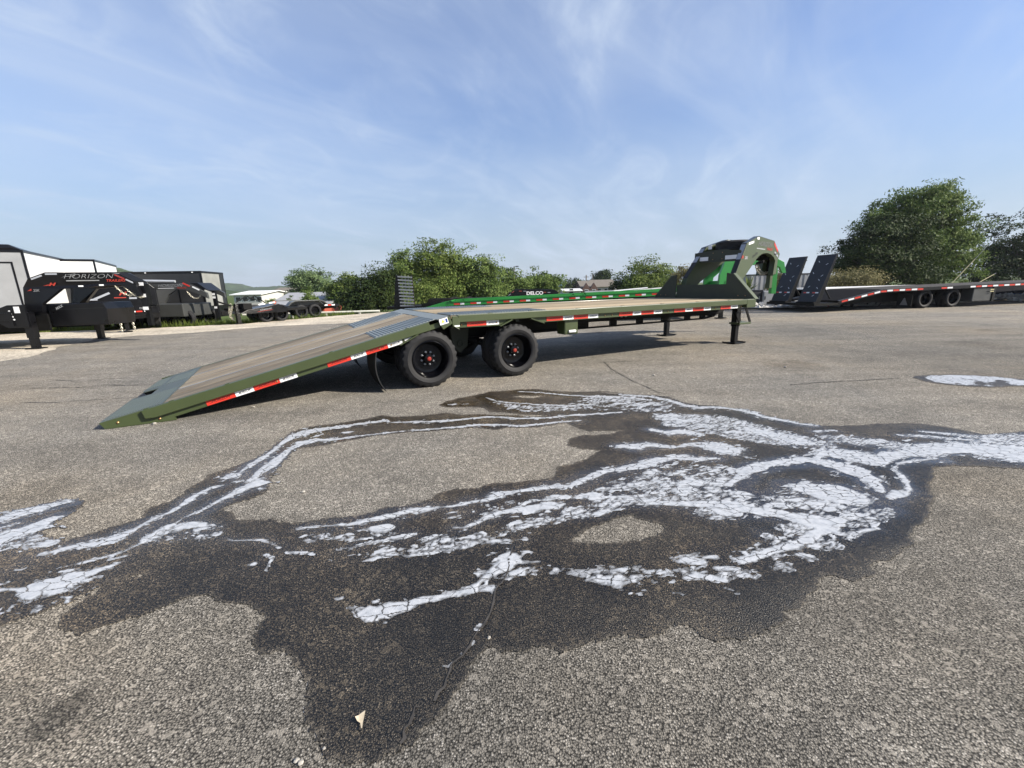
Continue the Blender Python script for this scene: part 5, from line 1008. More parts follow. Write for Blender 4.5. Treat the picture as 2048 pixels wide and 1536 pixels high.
m = MB(); m.box(-.05, 1.9, .0, 2.0, .45, 1.0); tbx = m.build('toolbox', M['greypaint'], gc, bevel=.03)
m = MB(); m.lathe([(.04,0),(.04,-.012),(.001,-.012)], 14); m.build('lock', M['black'], tbx, loc=(.75, -.001, .78))
m = MB(); m.box(2.62, 2.76, .93, 1.07, .2, 1.5); cg = m.build('coupler', M['black'], gc, bevel=.01)
for z in (1.36, 1.22, .78):
    m = MB(); m.box(2.63, 2.75, .922, .928, z-.045, z+.045); m.build('decal', M['white_tape'], cg)
m = MB(); m.tube([(-1.2,.2,2.02),(1.5,.45,1.93)], [.07,.055], 10); m.build('tarp_roll', M['alu'], gc, smooth=True)
m = MB(); m.xz([(2.0,1.86),(2.35,1.86),(2.75,1.52),(2.45,1.62)], .5, 1.5); m.build('winch_cover', M['black'], gc, bevel=.02)
chain(gc, sag((2.0,.3,1.5),(2.55,.4,1.45),.28), .09, .012)
for x in (-.25, 1.05, 1.75): wheel(gc, x, .05 if x < 0 else .25, .36, False, False, .95); wheel(gc, x, 2.1, .36, True, False, .95)
# ------------------------------------------------------------------ enclosed trailers
def enclosed(name, label, c0, dirv, wdir, Lg, Wd, z0, z1, mside, mend, nose=0, roofm='black', door=True):
    "box trailer from corner c0; side runs along dirv, end along wdir"
    a = math.atan2(dirv[1], dirv[0]); t = thing(name, label, 'trailer', on(c0[0], c0[1]), a)
    d = Vector(dirv).normalized(); wv = Vector(wdir).normalized(); sgn = 1 if d.x*wv.y-d.y*wv.x > 0 else -1
    y0, y1 = sorted((0, sgn*Wd))
    fl_ = [(0,0),(Lg,0),(Lg,sgn*Wd),(0,sgn*Wd)]
    m = MB(); m.box(.02, Lg-.02, y0+.02, y1-.02, z0, z1-.06); m.build('body_core', M['charcoal'], t)
    m = MB(); m.box(.03, Lg-.03, -.004 if sgn > 0 else -.02, .02 if sgn > 0 else .004, z0+.06, z1-.09); m.build('side_panel', M[mside], t)
    m = MB(); m.box(-.004, .02, y0+.03, y1-.03, z0+.06, z1-.09); ep = m.build('end_panel', M[mend], t)
    m = MB(); m.box(-.03, Lg+.03, y0-.03, y1+.03, z1-.09, z1); rf = m.build('roof_trim', M[roofm], t, bevel=.01)
    for x in (-.02, Lg-.04):
        for y in (y0-.02, y1-.04):
            m = MB(); m.box(x, x+.06, y, y+.06, z0, z1-.09); m.build('corner_post', M[roofm], t)
    m = MB(); m.box(-.02, Lg+.02, y0-.02, y1+.02, z0-.10, z0+.06); m.build('floor_frame', M['black_matte'], t)
    if door:
        m = MB(); a_, b_ = y0+.12*Wd, y1-.12*Wd
        for q in ((a_, a_+.05, z0+.1, z1-.42), (b_-.05, b_, z0+.1, z1-.42), (a_, b_, z1-.47, z1-.42)): m.box(-.02, -.005, q[0], q[1], q[2], q[3])
        m.build('door_frame', M[roofm], ep)
    for x in (Lg*.55, Lg*.55+.95):
        wheel(t, x, y0-.01, .37, False, False); wheel(t, x, y1+.01, .37, True, False)
    return t, sgn
wt, sg = enclosed('enclosed_trailer', 'large white enclosed trailer with black roof trim at the left edge', tuple(at(54, 540, 16.05).xy), (-.55, .83), (-.83, -.55), 7.4, 2.55, .55, 2.98, 'white', 'grey_panel')  # end panel coloured grey to paint in shade on the white body
m = MB(); m.prism([(-.05, -.05, 2.98), (-.05, sg*2.55, 2.98), (.0, sg*2.2, 3.26), (0, sg*.35, 3.26)], [(7.4, -.05, 2.98), (7.4, sg*2.55, 2.98), (7.2, sg*2.2, 3.1), (7.2, sg*.35, 3.1)]) if False else m.prism([(-.04, 0, 2.975), (-.04, sg*2.55, 2.975), (-.02, sg*2.3, 3.16), (-.02, sg*.30, 3.16)], [(1.2, 0, 2.975), (1.2, sg*2.55, 2.975), (1.2, sg*2.3, 3.10), (1.2, sg*.3, 3.10)])
nc = m.build('roof_cap', M['black'], wt, bevel=.05)
m = MB(); m.lathe([(.05, 0), (.04, -.03), (.001, -.04)], 12); m.build('clearance_lamp', M['white_tape'], wt, loc=(-.05, sg*1.2, 3.07), rot=(0, 0, -math.pi/2))
w2, _ = enclosed('enclosed_trailer', 'white panelled enclosed trailer end seen past the bigger white one', tuple(at(192, 540, 20.3).xy), (-.55, .83), (-.83, -.55), 5.0, 2.4, .86, 3.29, 'white', 'white', door=False)
de, sg = enclosed('enclosed_trailer', 'dark charcoal enclosed trailer with pale front on the grass', tuple(at(409, 590, 20.6).xy), (-.98, -.2), (-.2, .98), 6.5, 2.3, .52, 2.62, 'charcoal', 'pale_guard', door=False)
m = MB(); m.box(-.012, -.004, *sorted((sg*.02, sg*2.28)), .52, 1.0); m.build('stone_guard', M['black'], de)
m = MB(); m.box(-.012, -.004, *sorted((sg*1.85, sg*2.28)), 1.002, 2.52); m.build('end_trim', M['charcoal'], de)
for q in ((1.0, 1.05, .7, 2.05), (2.6, 2.65, .7, 2.05), (1.0, 2.65, 2.05, 2.10)):
    m = MB(); m.box(q[0], q[1], -.02, -.006, q[2], q[3]) if sg > 0 else m.box(q[0], q[1], .006, .02, q[2], q[3]); m.build('door_trim', M['black'], de)
for x in (.3, 2.2, 4.2, 6.3):
    m = MB(); m.box(x, x+.06, .02 if sg < 0 else -.045, .045 if sg < 0 else -.02, 2.54, 2.58); m.build('clearance_lamp', M['white_tape'], de)
# ------------------------------------------------------------------ equipment trailers by the grass edge
et = thing('equipment_trailer', 'black equipment trailer with chained tongue standing at the grass edge', 'trailer', on(at(479, 648, 18.3).x, 18.3), R_(58))
m = MB(); m.xz([(-.1,.44),(.3,.42),(1.9,.40),(1.95,.62),(1.55,.78),(1.0,.68),(.2,.58)], -.45, .45); fr = m.build('nose_frame', M['black'], et, bevel=.01)
text('HORIZON', .085, M['grey_ink'], fr, (.95, -.456, .565), (math.pi/2, -.12, 0), .3, 1.3); m = MB(); m.xz([(.6,.475),(1.25,.535),(1.25,.548),(.6,.488)], -.456, -.452); m.build('decal_stripe', M['red_ink'], fr)
m = MB(); m.box(.1, .45, -.35, .35, .60, .85); m.tube([(.2,-.3,.95),(.7,-.2,1.15),(1.1,-.2,.85)], .025, 8); m.tube([(.1,.2,.9),(.55,.2,1.15),(1.1,.2,.9)], .025, 8); m.build('winch_frame', M['black_matte'], et)
for x, mt_ in ((.75,'white_tape'),(1.2,'white_tape')):
    m = MB(); m.box(x, x+.28, -.462, -.456, .68, .735); m.build('reflective_tape', M[mt_], fr, rot=(0, -.1, 0))
m = MB(); m.lathe([(.001, 0), (.07, .0), (.08, .06), (.05, .11), (.001, .12)], 16); m.build('red_lamp', M['red_metal'], et, loc=(1.45, -.35, .84))
m = MB(); m.box(-.08, .06, -.08, .08, .0, .85); m.box(-.14, .12, -.12, .12, 0, .03); m.build('jack', M['black'], et)
chain(et, [(-.15,.15,.85),(-.22,.25,.5),(-.10,.28,.18),(.02,.2,.5)], .1, .014); chain(et, [(-.2,-.05,.75),(-.28,.1,.3),(-.12,.1,.15)], .1, .014)
m = MB(); m.bar((-.55,.3,.95),(-.05,.1,.72),.05,.07); m.build('coupler_arm', M['black_matte'], et)
m = MB(); m.box(1.7, 3.0, -.3, 1.3, .46, .58); m.build('deck', M['black_matte'], et)
for x in (1.15, 1.85):
    wheel(et, x, -.12, .30, False, False, .84); wheel(et, x, .9, .37, True, False)
ft = thing('flatbed_trailer', 'low grey flatbed trailer with tread plate fender and twin wheels on the gravel', 'trailer', (at(492, 620, 20.0).x, 20.0, -.02), R_(50))
m = MB(); m.box(-.3, 4.6, 0, .06, .50, .62); rl = m.build('side_rail', M['black'], ft)
m = MB(); m.box(-.3, 4.6, 1.9, 1.96, .50, .62); m.build('side_rail', M['black'], ft)
m = MB(); m.box(-.3, 4.6, .06, 1.9, .54, .60); m.build('deck', M['black_matte'], ft)
m = MB(); m.xz([(-.9,.36),(4.6,.40),(4.6,.50),(-.9,.50)], .3, .4); m.xz([(-.9,.36),(4.6,.40),(4.6,.50),(-.9,.50)], 1.5, 1.6); m.build('chassis', M['black_matte'], ft)
for x0, mt_ in ((.15,'white_tape'),(.35,'red_tape'),(.55,'white_tape'),(.85,'white_tape'),(1.05,'red_tape'),(1.35,'white_tape'),(1.55,'red_tape'),(3.75,'white_tape'),(3.95,'red_tape'),(4.15,'white_tape')):
    m = MB(); m.box(x0, x0+.18, -.006, -.0005, .545, .605); m.build('reflective_tape', M[mt_], rl)
m = MB(); m.xz([(1.75,.62),(1.92,.80),(2.15,.87),(3.4,.87),(3.62,.80),(3.8,.62),(3.74,.62),(3.58,.76),(3.38,.83),(2.17,.83),(1.97,.76),(1.82,.62)], -.32, .02); m.xz([(1.9,.62),(1.97,.75),(2.2,.82),(3.36,.82),(3.56,.75),(3.7,.62)], -.02, .02); m.build('fender', M['greypaint'], ft, bevel=.006)
m = MB(); m.xz([(1.75,.62),(1.92,.80),(2.15,.87),(3.4,.87),(3.62,.80),(3.8,.62),(3.74,.62),(3.58,.76),(3.38,.83),(2.17,.83),(1.97,.76),(1.82,.62)], 1.94, 2.26); m.build('fender', M['greypaint'], ft, bevel=.006)
for x in (2.42, 3.12): wheel(ft, x, -.27, .33, False, False, .86); wheel(ft, x, 2.2, .33, True, False, .86)
# ------------------------------------------------------------------ black ramp trailer on the right
rt = thing('flatbed_trailer', 'long black flatbed trailer with two upright loading ramps on the right', 'trailer', (12.1, 17.0, 0), R_(10))
RW = 2.5
for y in (0, RW-.06):
    m = MB(); m.xz([(1.0,.44),(3.05,.84),(6,.90),(17,1.06),(17,.92),(6,.76),(3.1,.70),(1.0,.30)], y, y+.06); rl = m.build('side_rail', M['black'], rt, bevel=.004)
    if y == 0:
        L0 = [(1.0,.37)]
        for i in range(40):
            x = 1.15+i*.3
            z = .37+(x-1.0)*.195 if x < 3.05 else .775+(x-3.05)*.0145
            if 5.0 < x < 5.9 or 6.3 < x < 7.3: continue
            sl = math.atan(.195) if x < 2.9 else math.atan(.0145)
            m = MB(); m.box(0, .27, -.006, -.0005, -.032, .032); m.build('reflective_tape', M['white_tape' if i % 2 else 'red_tape'], rl, loc=(x, 0, z), rot=(0, -sl, 0))
m = MB(); m.prism([(1.0,.06,.44),(3.05,.06,.84),(3.05,RW-.06,.84),(1.0,RW-.06,.44)], [(1.0,.06,.40),(3.05,.06,.80),(3.05,RW-.06,.80),(1.0,RW-.06,.40)]); m.build('dovetail_deck', M['black_dull'], rt)
for k in range(8):
    a = .06+k*.2975; m = MB(); m.prism([(3.06,a,.842),(6,a,.902),(6,a+.292,.902),(3.06,a+.292,.842)], [(3.06,a,.80),(6,a,.86),(6,a+.292,.86),(3.06,a+.292,.80)]); m.prism([(6,a,.902),(17,a,1.062),(17,a+.292,1.062),(6,a+.292,.902)], [(6,a,.86),(17,a,1.02),(17,a+.292,1.02),(6,a+.292,.86)]); m.build('plank', M['dark_deck'], rt)
for y in (.75, 1.7):
    m = MB(); m.xz([(1.2,.20),(8.9,.40),(9.2,.76),(17,.88),(17,.99),(6,.82),(3,.72),(1.2,.36)], y, y+.06); m.build('main_beam', M['black_matte'], rt)
for x in (5.41, 6.86):
    wheel(rt, x, .12, .385, False, False, 1.02); wheel(rt, x, .37, .385, False, False, 1.02); wheel(rt, x, RW-.1, .385, True, False, 1.02); wheel(rt, x, RW-.36, .385, True, False, 1.02)
    m = MB(); m.tube([(x,.4,.38),(x,RW-.4,.38)], .06, 10); m.build('axle', M['black_matte'], rt)
for x in (2.75, 4.72):
    m = MB(); m.box(x, x+.012, .9 if x < 4 else .12, 1.5 if x < 4 else .72, .08, .62); mf = m.build('mud_flap', M['rubber'], rt)
    y_ = 1.2 if x < 4 else .42
    m = MB(); m.yz([(y_-.16,.14),(y_+.16,.14),(y_+.02,.44),(y_-.02,.44)], x-.003, x-.001); m.build('flap_logo', M['grey_ink'], mf)
m = MB(); m.box(7.75, 8.75, .05, .5, .22, .78); tbx = m.build('toolbox', M['greypaint'], rt, bevel=.02)
m = MB(); m.box(8.76, 8.9, .02, .5, .2, .86); m.build('toolbox_bracket', M['black'], rt)
for z in (.70, .62):
    m = MB(); m.box(8.55, 8.74, -.012, .0, z-.02, z+.02); m.build('side_marker', M['guard_yellow'], rt)
def ramp(y0, wd):
    z0, z1, lean = .40, 2.24, .68
    def P(s, y, t=0): return (.0+lean*s+t, y, z0+(z1-z0)*s)
    holes = [(.86,.25),(.80,.72),(.62,.2),(.56,.72),(.47,.66),(.33,.28),(.30,.75),(.14,.7)]
    m = MB(); m.prism([P(0,y0), P(0,y0+wd), P(1,y0+wd), P(1,y0)], [P(0,y0,.02), P(0,y0+wd,.02), P(1,y0+wd,.02), P(1,y0,.02)]); r_o = m.build('loading_ramp', M['navy'], rt)
    for y in (y0, y0+wd-.03):
        m = MB(); m.prism([P(0,y,.02), P(0,y+.03,.02), P(1,y+.03,.02), P(1,y,.02)], [P(0,y,.22), P(0,y+.03,.22), P(1,y+.03,.07), P(1,y,.07)]); m.build('ramp_side', M['black'], r_o)
    for s in (.15,.30,.45,.60,.75,.9):
        m = MB(); m.prism([P(s,y0,.02), P(s,y0+wd,.02), P(s+.015,y0+wd,.02), P(s+.015,y0,.02)], [P(s,y0,.12), P(s,y0+wd,.12), P(s+.015,y0+wd,.12), P(s+.015,y0,.12)]); m.build('ramp_rib', M['black'], r_o)
    for i, (s, f) in enumerate(holes):
        y = y0+wd*(1-f); a = (.05, .035) if i % 2 else (-.05, .03)
        m = MB(); m.prism([P(s-.016,y-.012+a[0]*.7,-.004), P(s-.016,y+.016+a[0]*.7,-.004), P(s+.016,y+.012-a[0]*.7,-.004), P(s+.016,y-.016-a[0]*.7,-.004)], [P(s-.016,y-.012+a[0]*.7,.024), P(s-.016,y+.016+a[0]*.7,.024), P(s+.016,y+.012-a[0]*.7,.024), P(s+.016,y-.016-a[0]*.7,.024)]); m.build('grip_slot', M['alu'], r_o)
    for f, mt_ in ((.12,'red_tape'),(.28,'white_tape'),(.60,'red_tape'),(.76,'white_tape')):
        y = y0+wd*(1-f)-.14; m = MB(); m.prism([P(.19,y,-.004), P(.19,y+.14,-.004), P(.215,y+.14,-.004), P(.215,y,-.004)], [P(.19,y,-.001), P(.19,y+.14,-.001), P(.215,y+.14,-.001), P(.215,y,-.001)]); m.build('reflective_tape', M[mt_], r_o)
    m = MB(); m.box(-.08, .2, y0, y0+wd, .32, .42); m.build('ramp_foot', M['black_matte'], r_o)
    m = MB(); m.tube([P(.5,y0+wd/2,.15), (1.1, y0+wd/2, .5)], .025, 8); m.build('ramp_strut', M['black_matte'], r_o)
ramp(.06, .87); ramp(1.46, .91)
m = MB(); m.box(-.1, 1.05, 0, RW, .26, .36); m.build('rear_beam', M['black_matte'], rt)
n2_ = thing('flatbed_trailer', 'navy sided trailer with pale deck parked behind the upright ramps', 'trailer', (15.0, 20.6, 0), R_(9))
m = MB(); m.box(.0, 13, 0, .08, .34, .80); m.build('side_panel', M['navy_matte'], n2_)
m = MB(); m.box(-.02, 13, -.02, 2.4, .80, .87); m.build('deck', M['white'], n2_)
m = MB(); m.box(0, 13, 2.3, 2.38, .34, .80); m.build('side_panel', M['navy_matte'], n2_)
for x in (5.5, 6.7): wheel(n2_, x, -.02, .37, False, False); wheel(n2_, x, 2.4, .37, True, False)
# ------------------------------------------------------------------ trailer with a stand-up ladder ramp, behind the dovetail
lr = thing('equipment_trailer', 'black trailer with upright slatted loading ramp behind the dovetail', 'trailer', (-4.9, 19.0, 0), R_(-6))
m = MB(); m.box(-.5, 4.2, -.1, 1.9, .42, .55); m.build('deck', M['black_matte'], lr)
rp = MB(); 
for x in (0, .62): rp.bar((.10+x-.06*0, 0, .5), (x*.98-.02, .28, 1.88), .05, .12)
lro = rp.build('loading_ramp', M['black_matte'], lr)
for i in range(10):
    s = (i+.6)/10; m = MB(); xa = .10-.12*s; m.bar((xa, .28*s-.04, .5+1.38*s), (xa+.64, .28*s-.04, .5+1.38*s-.05), .10, .060); m.build('ramp_slat', M['grey_panel'], lro)  # slats of the black ramp coloured light grey to paint in sunlight
for f in (.27, .5, .73):
    m = MB(); m.bar((.10+.62*f, 0, .5), (-.02+.62*f, .28, 1.86), .02, .04); m.build('ramp_bar', M['grey_panel'], lro)
m = MB(); m.xz([(-.32,.5),(.08,.5),(-.02,1.86),(-.12,1.9)], .25, .31); m.build('ramp_side', M['black'], lro)
for x in (2.0, 2.9): wheel(lr, x, -.1, .36, False, False); wheel(lr, x, 1.9, .36, True, False)
# ------------------------------------------------------------------ black trailer with white lettering, far centre
dl = thing('dump_trailer', 'black trailer with white lettering on its neck beyond the green deck', 'trailer', at(1015, 592, 25), R_(2)); dl.location.z = 0
k_ = 25/850
m = MB(); pl = [(0,.55),(.0,.78),(.52,1.14),(2.65,1.08),(2.95,.92),(2.95,.55)]; m.xz(pl, 0, .25); nk = m.build('neck_plate', M['black'], dl, bevel=.006)
m = MB(); m.xz(pl, 1.4, 1.65); m.build('neck_plate', M['black'], dl, bevel=.006)
m = MB(); m.box(-4.5, .3, -.4, 2.0, .5, .7); m.build('deck', M['black_matte'], dl)
m = MB(); m.box(.1, 2.9, .25, 1.4, .55, .95); m.build('toolbox', M['black_matte'], dl)
text('DELCO', .26, M['white_ink'], nk, (1.58, -.006, .88), shear=0, sx=1.15, bold=.008)
for x, z, a in ((.12,.83,-.6),(.32,.98,-.6),(.75,1.02,.03),(1.0,1.01,.03),(2.15,.92,.03),(2.4,.91,.03)):
    m = MB(); m.box(-.08, .08, -.006, -.001, -.016, .016); m.build('reflective_tape', M['red_metal' if z in (.98,1.02,.92) else 'grey_tape'], nk, loc=(x, 0, z), rot=(0, a, 0))
leg(dl, .4, .2, 0, .6); leg(dl, .4, 1.5, 0, .6)
for x in (-3.2, -2.3): wheel(dl, x, -.4, .37, False, False); wheel(dl, x, 2.0, .37, True, False)
# ------------------------------------------------------------------ pale aluminium trailer between green deck and trees
al = thing('aluminium_trailer', 'bare aluminium trailer with raised white rails behind the green deck', 'trailer', (3.4, 19.6, 0), R_(2))
m = MB(); m.box(0, 3.7, 0, 2.0, .78, .86); m.build('deck', M['alu'], al)
m = MB(); m.box(0, 1.3, -.02, .0, .86, 1.02); m.build('side_panel', M['alu'], al)
m = MB(); m.bar((1.4,0,.93),(3.55,0,1.08),.05,.05); m.bar((3.55,0,1.08),(3.75,0,.88),.05,.05); m.bar((1.4,2.0,.93),(3.55,2.0,1.08),.05,.05); m.bar((3.0,0,.85),(3.0,0,1.05),.05,.05); m.build('top_rail', M['white'], al)
for x in (1.2, 2.1): wheel(al, x, 0, .36, False, False); wheel(al, x, 2.0, .36, True, False)
# ------------------------------------------------------------------ containers and boxes on the right
def simple_box(name, label, cat, px0, px1, ytop, Y, depth, m_, zb=0, group=None):
    a = at(px0, ytop, Y); b = at(px1, ytop, Y); t = thing(name, label, cat, (a.x, Y, zb), 0, group); wd = b.x-a.x; h = (a.z+b.z)/2-zb
    m = MB(); m.box(0, wd, 0, depth, 0, h); o = m.build('body', M[m_], t, bevel=.01); return t, o, wd, h
t, o, wd, h = simple_box('shipping_container', 'pale grey metal container behind the olive trailer neck', 'container', 1499, 1618, 547.5, 27, 2.4, 'grey_panel')
m = MB(); m.box(-.03, wd+.03, -.03, 2.43, h-.08, h+.0); m.build('top_rail', M['charcoal'], t)
for i in range(12):
    m = MB(); m.box(.12+i*wd/12.3, .12+i*wd/12.3+.12, -.03, .0, .1, h-.1); m.build('corrugation', M['grey_panel'], t)
t, o, wd, h = simple_box('steel_cabinet', 'black steel cabinet with door under the trailer neck', 'cabinet', 1490, 1527, 580, 20.9, .9, 'navy')
m = MB(); m.box(.18, wd-.12, -.02, -.0, .06, h-.12); d_ = m.build('door', M['charcoal'], t, bevel=.01)
m = MB(); m.box(wd-.2, wd-.17, -.045, -.02, .4, .55); m.build('handle', M['grey_panel'], d_)
t, o, wd, h = simple_box('steel_cabinet', 'grey steel cabinet standing beside the black cabinet', 'cabinet', 1528, 1554, 582, 20.8, .9, 'grey_panel')
m = MB(); m.box(.02, wd-.02, -.015, 0, .03, h-.03); d_ = m.build('door', M['grey_panel'], t, bevel=.008)
m = MB(); m.box(.06, .09, -.04, -.015, .4, .55); m.build('handle', M['black'], d_)
for nm, lb, cat, x0, x1, yt, Y, dp, mm in (('storage_crate','dark steel crate between the grey cabinet and white block','crate',1559,1567,603,20.4,.5,'charcoal'),('concrete_block','white block on the rocks below the far upright ramp','block',1568.5,1591.5,605,20.2,.5,'white'),('storage_crate','dark grey crate on the rocks below the near upright ramp','crate',1600,1638,604,20.0,.6,'charcoal'),('storage_crate','dark red crate half hidden beside the bright red box','crate',1640,1655,604,19.9,.5,'red_metal'),('red_box','bright red steel box on the rocks behind the ramp trailer','box',1656,1685,600,19.8,.7,'red_box')):
    t, o, wd, h = simple_box(nm, lb, cat, x0, x1, yt, Y, dp, mm)
    m = MB(); m.box(-.015, wd+.015, -.015, dp+.015, h-.05, h+.012); m.build('lid', M[mm], t, bevel=.005)
    m = MB(); m.box(wd*.4, wd*.6, -.03, -.001, h*.45, h*.52); m.build('handle', M['black'], t)
a = at(1968, 600, 22.5); bt = thing('equipment_trailer', 'blue steel trailer frame behind the black ramp trailer, far right', 'trailer', (a.x, 22.5, 0), R_(4))
m = MB(); m.box(0, 6, 0, .12, .03, .42); m.box(0, 6, 1.8, 1.92, .03, .42); m.box(0, .12, .12, 1.8, .03, .42); m.build('frame', M['blue_box'], bt)
m = MB(); m.box(1.3, 1.9, -.05, .0, .0, .38); m.box(2.5, 6, -.04, 0, .25, .48); m.build('side_step', M['blue_box'], bt)
for x in (.45, .95):
    m = MB(); m.xz([(x,.05),(x+.25,.17),(x+.22,.21),(x-.03,.10)], -.05, .0); m.build('hook', M['white'], bt)
for x in (3.4, 4.3): wheel(bt, x, -.02, .36, False, False); wheel(bt, x, 1.9, .36, True, False)
# pale limestone rubble behind the kerb
rr = random.Random(12); rk = MB(); line = [(9.0,20.7),(12.5,19.9),(17.5,19.75),(23.8,20.6),(30,21.4)]
for i in range(2200):
    t = rr.random()*(len(line)-1); k = int(t); f = t-k; x = line[k][0]+(line[k+1][0]-line[k][0])*f; y = line[k][1]+(line[k+1][1]-line[k][1])*f+rr.random()**1.2*2.6-.35; mound = .20*math.sin(min(1, max(0, (y-line[k][1]+.35)/2.6))*math.pi)
    r = rr.uniform(.05, .17); o = []; rx, ry, rz = r*rr.uniform(.8,1.5), r*rr.uniform(.7,1.2), r*rr.uniform(.5,.9); an = rr.random()*6.28
    for (a, b, c) in ((1,0,0),(-1,0,0),(0,1,0),(0,-1,0),(0,0,1),(0,0,-1)):
        px, py = a*rx*rr.uniform(.7,1.2), b*ry*rr.uniform(.7,1.2); o.append((x+px*math.cos(an)-py*math.sin(an), y+px*math.sin(an)+py*math.cos(an), .03+mound+rz*.5+c*rz*rr.uniform(.7,1.2)))
    rk.add(o, [(0,2,4),(2,1,4),(1,3,4),(3,0,4),(2,0,5),(1,2,5),(3,1,5),(0,3,5)])
tag(rk.build('rubble', M['rock']), 'strip of pale limestone rubble along the far right kerb', 'rubble', kind='stuff')
# ------------------------------------------------------------------ vegetation
def leaves(nrng, blobs, count, size, clump=.28, per=16, flat=.5, droop=0.0):
    "many small leaf faces in clumps spread through a set of ellipsoids"
    vol = np.array([b[3]*b[4]*b[5] for b in blobs])**(2/3); pr = vol/vol.sum()
    nc = max(1, count//per); bi = nrng.choice(len(blobs), nc, p=pr); B = np.array(blobs)[bi]
    d = nrng.normal(size=(nc,3)); d /= np.linalg.norm(d, axis=1)[:,None]
    ph = np.arctan2(d[:,1], d[:,0])*2.2+bi*3.7; lump = 1+.24*np.sin(ph*1.3+d[:,2]*4)+.17*np.sin(ph*2.9-d[:,2]*7+1)+.10*np.sin(ph*5.1+d[:,2]*11+2)
    r = np.where(nrng.random(nc) < .72, nrng.uniform(.70, 1.06, nc), nrng.uniform(.25, .8, nc))*lump
    c = B[:,:3]+d*r[:,None]*B[:,3:6]
    ck = clump*nrng.uniform(.6, 1.5, nc)
    P = np.repeat(c, per, 0)+np.clip(nrng.normal(size=(nc*per,3)), -1.35, 1.35)*np.repeat(ck, per)[:,None]*np.array([1,1,.6])
    out = np.repeat(d, per, 0); n = len(P)
    nv = nrng.normal(size=(n,3))*.75+out*1.25+np.array([0,0,flat]); nv /= np.linalg.norm(nv, axis=1)[:,None]
    u = np.cross(nv, nrng.normal(size=(n,3))); u[:,2] -= droop; u /= np.linalg.norm(u, axis=1)[:,None]+1e-9; v = np.cross(nv, u)
    s = size*nrng.uniform(.55, 1.35, n)[:,None]
    q = np.stack([P-u*s, P-v*s*.42+u*s*.1, P+u*s, P+v*s*.42+u*s*.1], 1).reshape(-1,3)
    return q, np.arange(n*4).reshape(-1,4)
def px_blobs(lst, Y, base, depth=1.0):
    k = Y/850*1.02; o = []
    for cx_, cy_, rx, ry, *dy in lst:
        p = at(cx_, cy_, Y+(dy[0] if dy else 0)); o.append((p.x-base[0], p.y-base[1], p.z-base[2], rx*k, rx*k*.85*depth, ry*k))
    return o
TREE_N = [0]
def tree(name, label, cat, lst, Y, bx, mat_, count, size, trunk=True, group=None, clump=.28, flat=.5, droop=0.0, depth=1.0, zb=None):
    TREE_N[0] += 1; rng = np.random.default_rng(TREE_N[0]*13)
    bp = at(bx, 590, Y); z = hz(bp.x, Y)-.05 if zb is None else zb; base = (bp.x, Y, z)
    t = thing(name, label, cat, base, 0, group); bl = px_blobs(lst, Y, base, depth)
    V, F = leaves(rng, bl, int(count*1.9), size*.58, clump*1.05, 100, flat, droop)
    V[:,2] = np.maximum(V[:,2], .03)
    put('crown', raw_mesh('crown', V, F, M[mat_]), t)
    m = MB(); top = max(b[2] for b in bl); r0 = max(.04, min(.32, top*.035)); rr = random.Random(TREE_N[0])
    if trunk:
        m.tube([(0,0,-.2),(rr.uniform(-.1,.1),rr.uniform(-.1,.1),top*.35),(rr.uniform(-.2,.2),0,top*.7),(rr.uniform(-.3,.3),0,top*1.02)], [r0*1.25,r0,r0*.6,r0*.15], 10)
    else:
        for k in range(4): a = k*1.57+rr.random(); m.tube([(.1*math.cos(a),.1*math.sin(a),-.1),(.4*math.cos(a),.4*math.sin(a),top*.6)], [.05,.02], 6)
    for b in bl:
        for k in range(5):
            s = Vector((0,0,top*rr.uniform(.15,.5))); e = Vector((b[0]+b[3]*rr.uniform(-.7,.7), b[1]+b[4]*rr.uniform(-.6,.6), b[2]+b[5]*rr.uniform(-.3,.75)))
            mid = s.lerp(e, .5)+Vector((rr.uniform(-.2,.2), rr.uniform(-.2,.2), rr.uniform(.0,.3)))
            m.tube([s, mid, e], [r0*.5, r0*.3, r0*.08], 6)
    m.build('trunk', M['bark'], t, smooth=True)
    return t
TG = 'trees behind the right-hand trailers'
tree('broadleaf_tree', 'tall broad tree with feathery sunlit crown behind the ramp trailer', 'tree', [(1835,425,52,46),(1785,425,40,34),(1885,430,46,42),(1915,470,34,40),(1860,500,62,58),(1905,525,44,38),(1850,395,44,22),(1890,405,30,22),(1755,440,30,22),(1935,500,20,26)], 34, 1860, 'leaf_mid', 24000, .17, group=TG, droop=.5)
tree('broadleaf_tree', 'dark dense tree with low crown left of the tall feathery tree', 'tree', [(1750,478,56,40),(1735,525,58,40),(1800,465,44,36),(1800,525,58,48),(1712,508,32,36),(1770,450,34,24),(1700,540,30,26),(1840,545,36,28)], 30, 1765, 'leaf_dark', 20000, .16, group=TG)
tree('broadleaf_tree', 'dark spreading tree at the right edge of the frame', 'tree', [(2010,510,60,55),(2060,495,70,60),(1970,545,50,35),(2120,500,70,60)], 40, 2040, 'leaf_dark', 16000, .2, group=TG)
tree('roadside_shrub', 'brownish scrubby shrub just behind the upright ramps', 'shrub', [(1700,560,36,20),(1670,566,26,14),(1735,562,22,16)], 26, 1700, 'leaf_olive', 5000, .10, False)
tree('roadside_shrub', 'small ragged shrub under the olive coupler', 'shrub', [(1556,562,14,20),(1548,572,14,12)], 24, 1556, 'leaf_olive', 1600, .09, False, clump=.16)
tree('roadside_shrub', 'dark red-brown shrub peeking over the far bulkhead wing', 'shrub', [(1372,545,16,10),(1356,556,14,10)], 26, 1366, 'leaf_olive', 1600, .09, False, clump=.16)
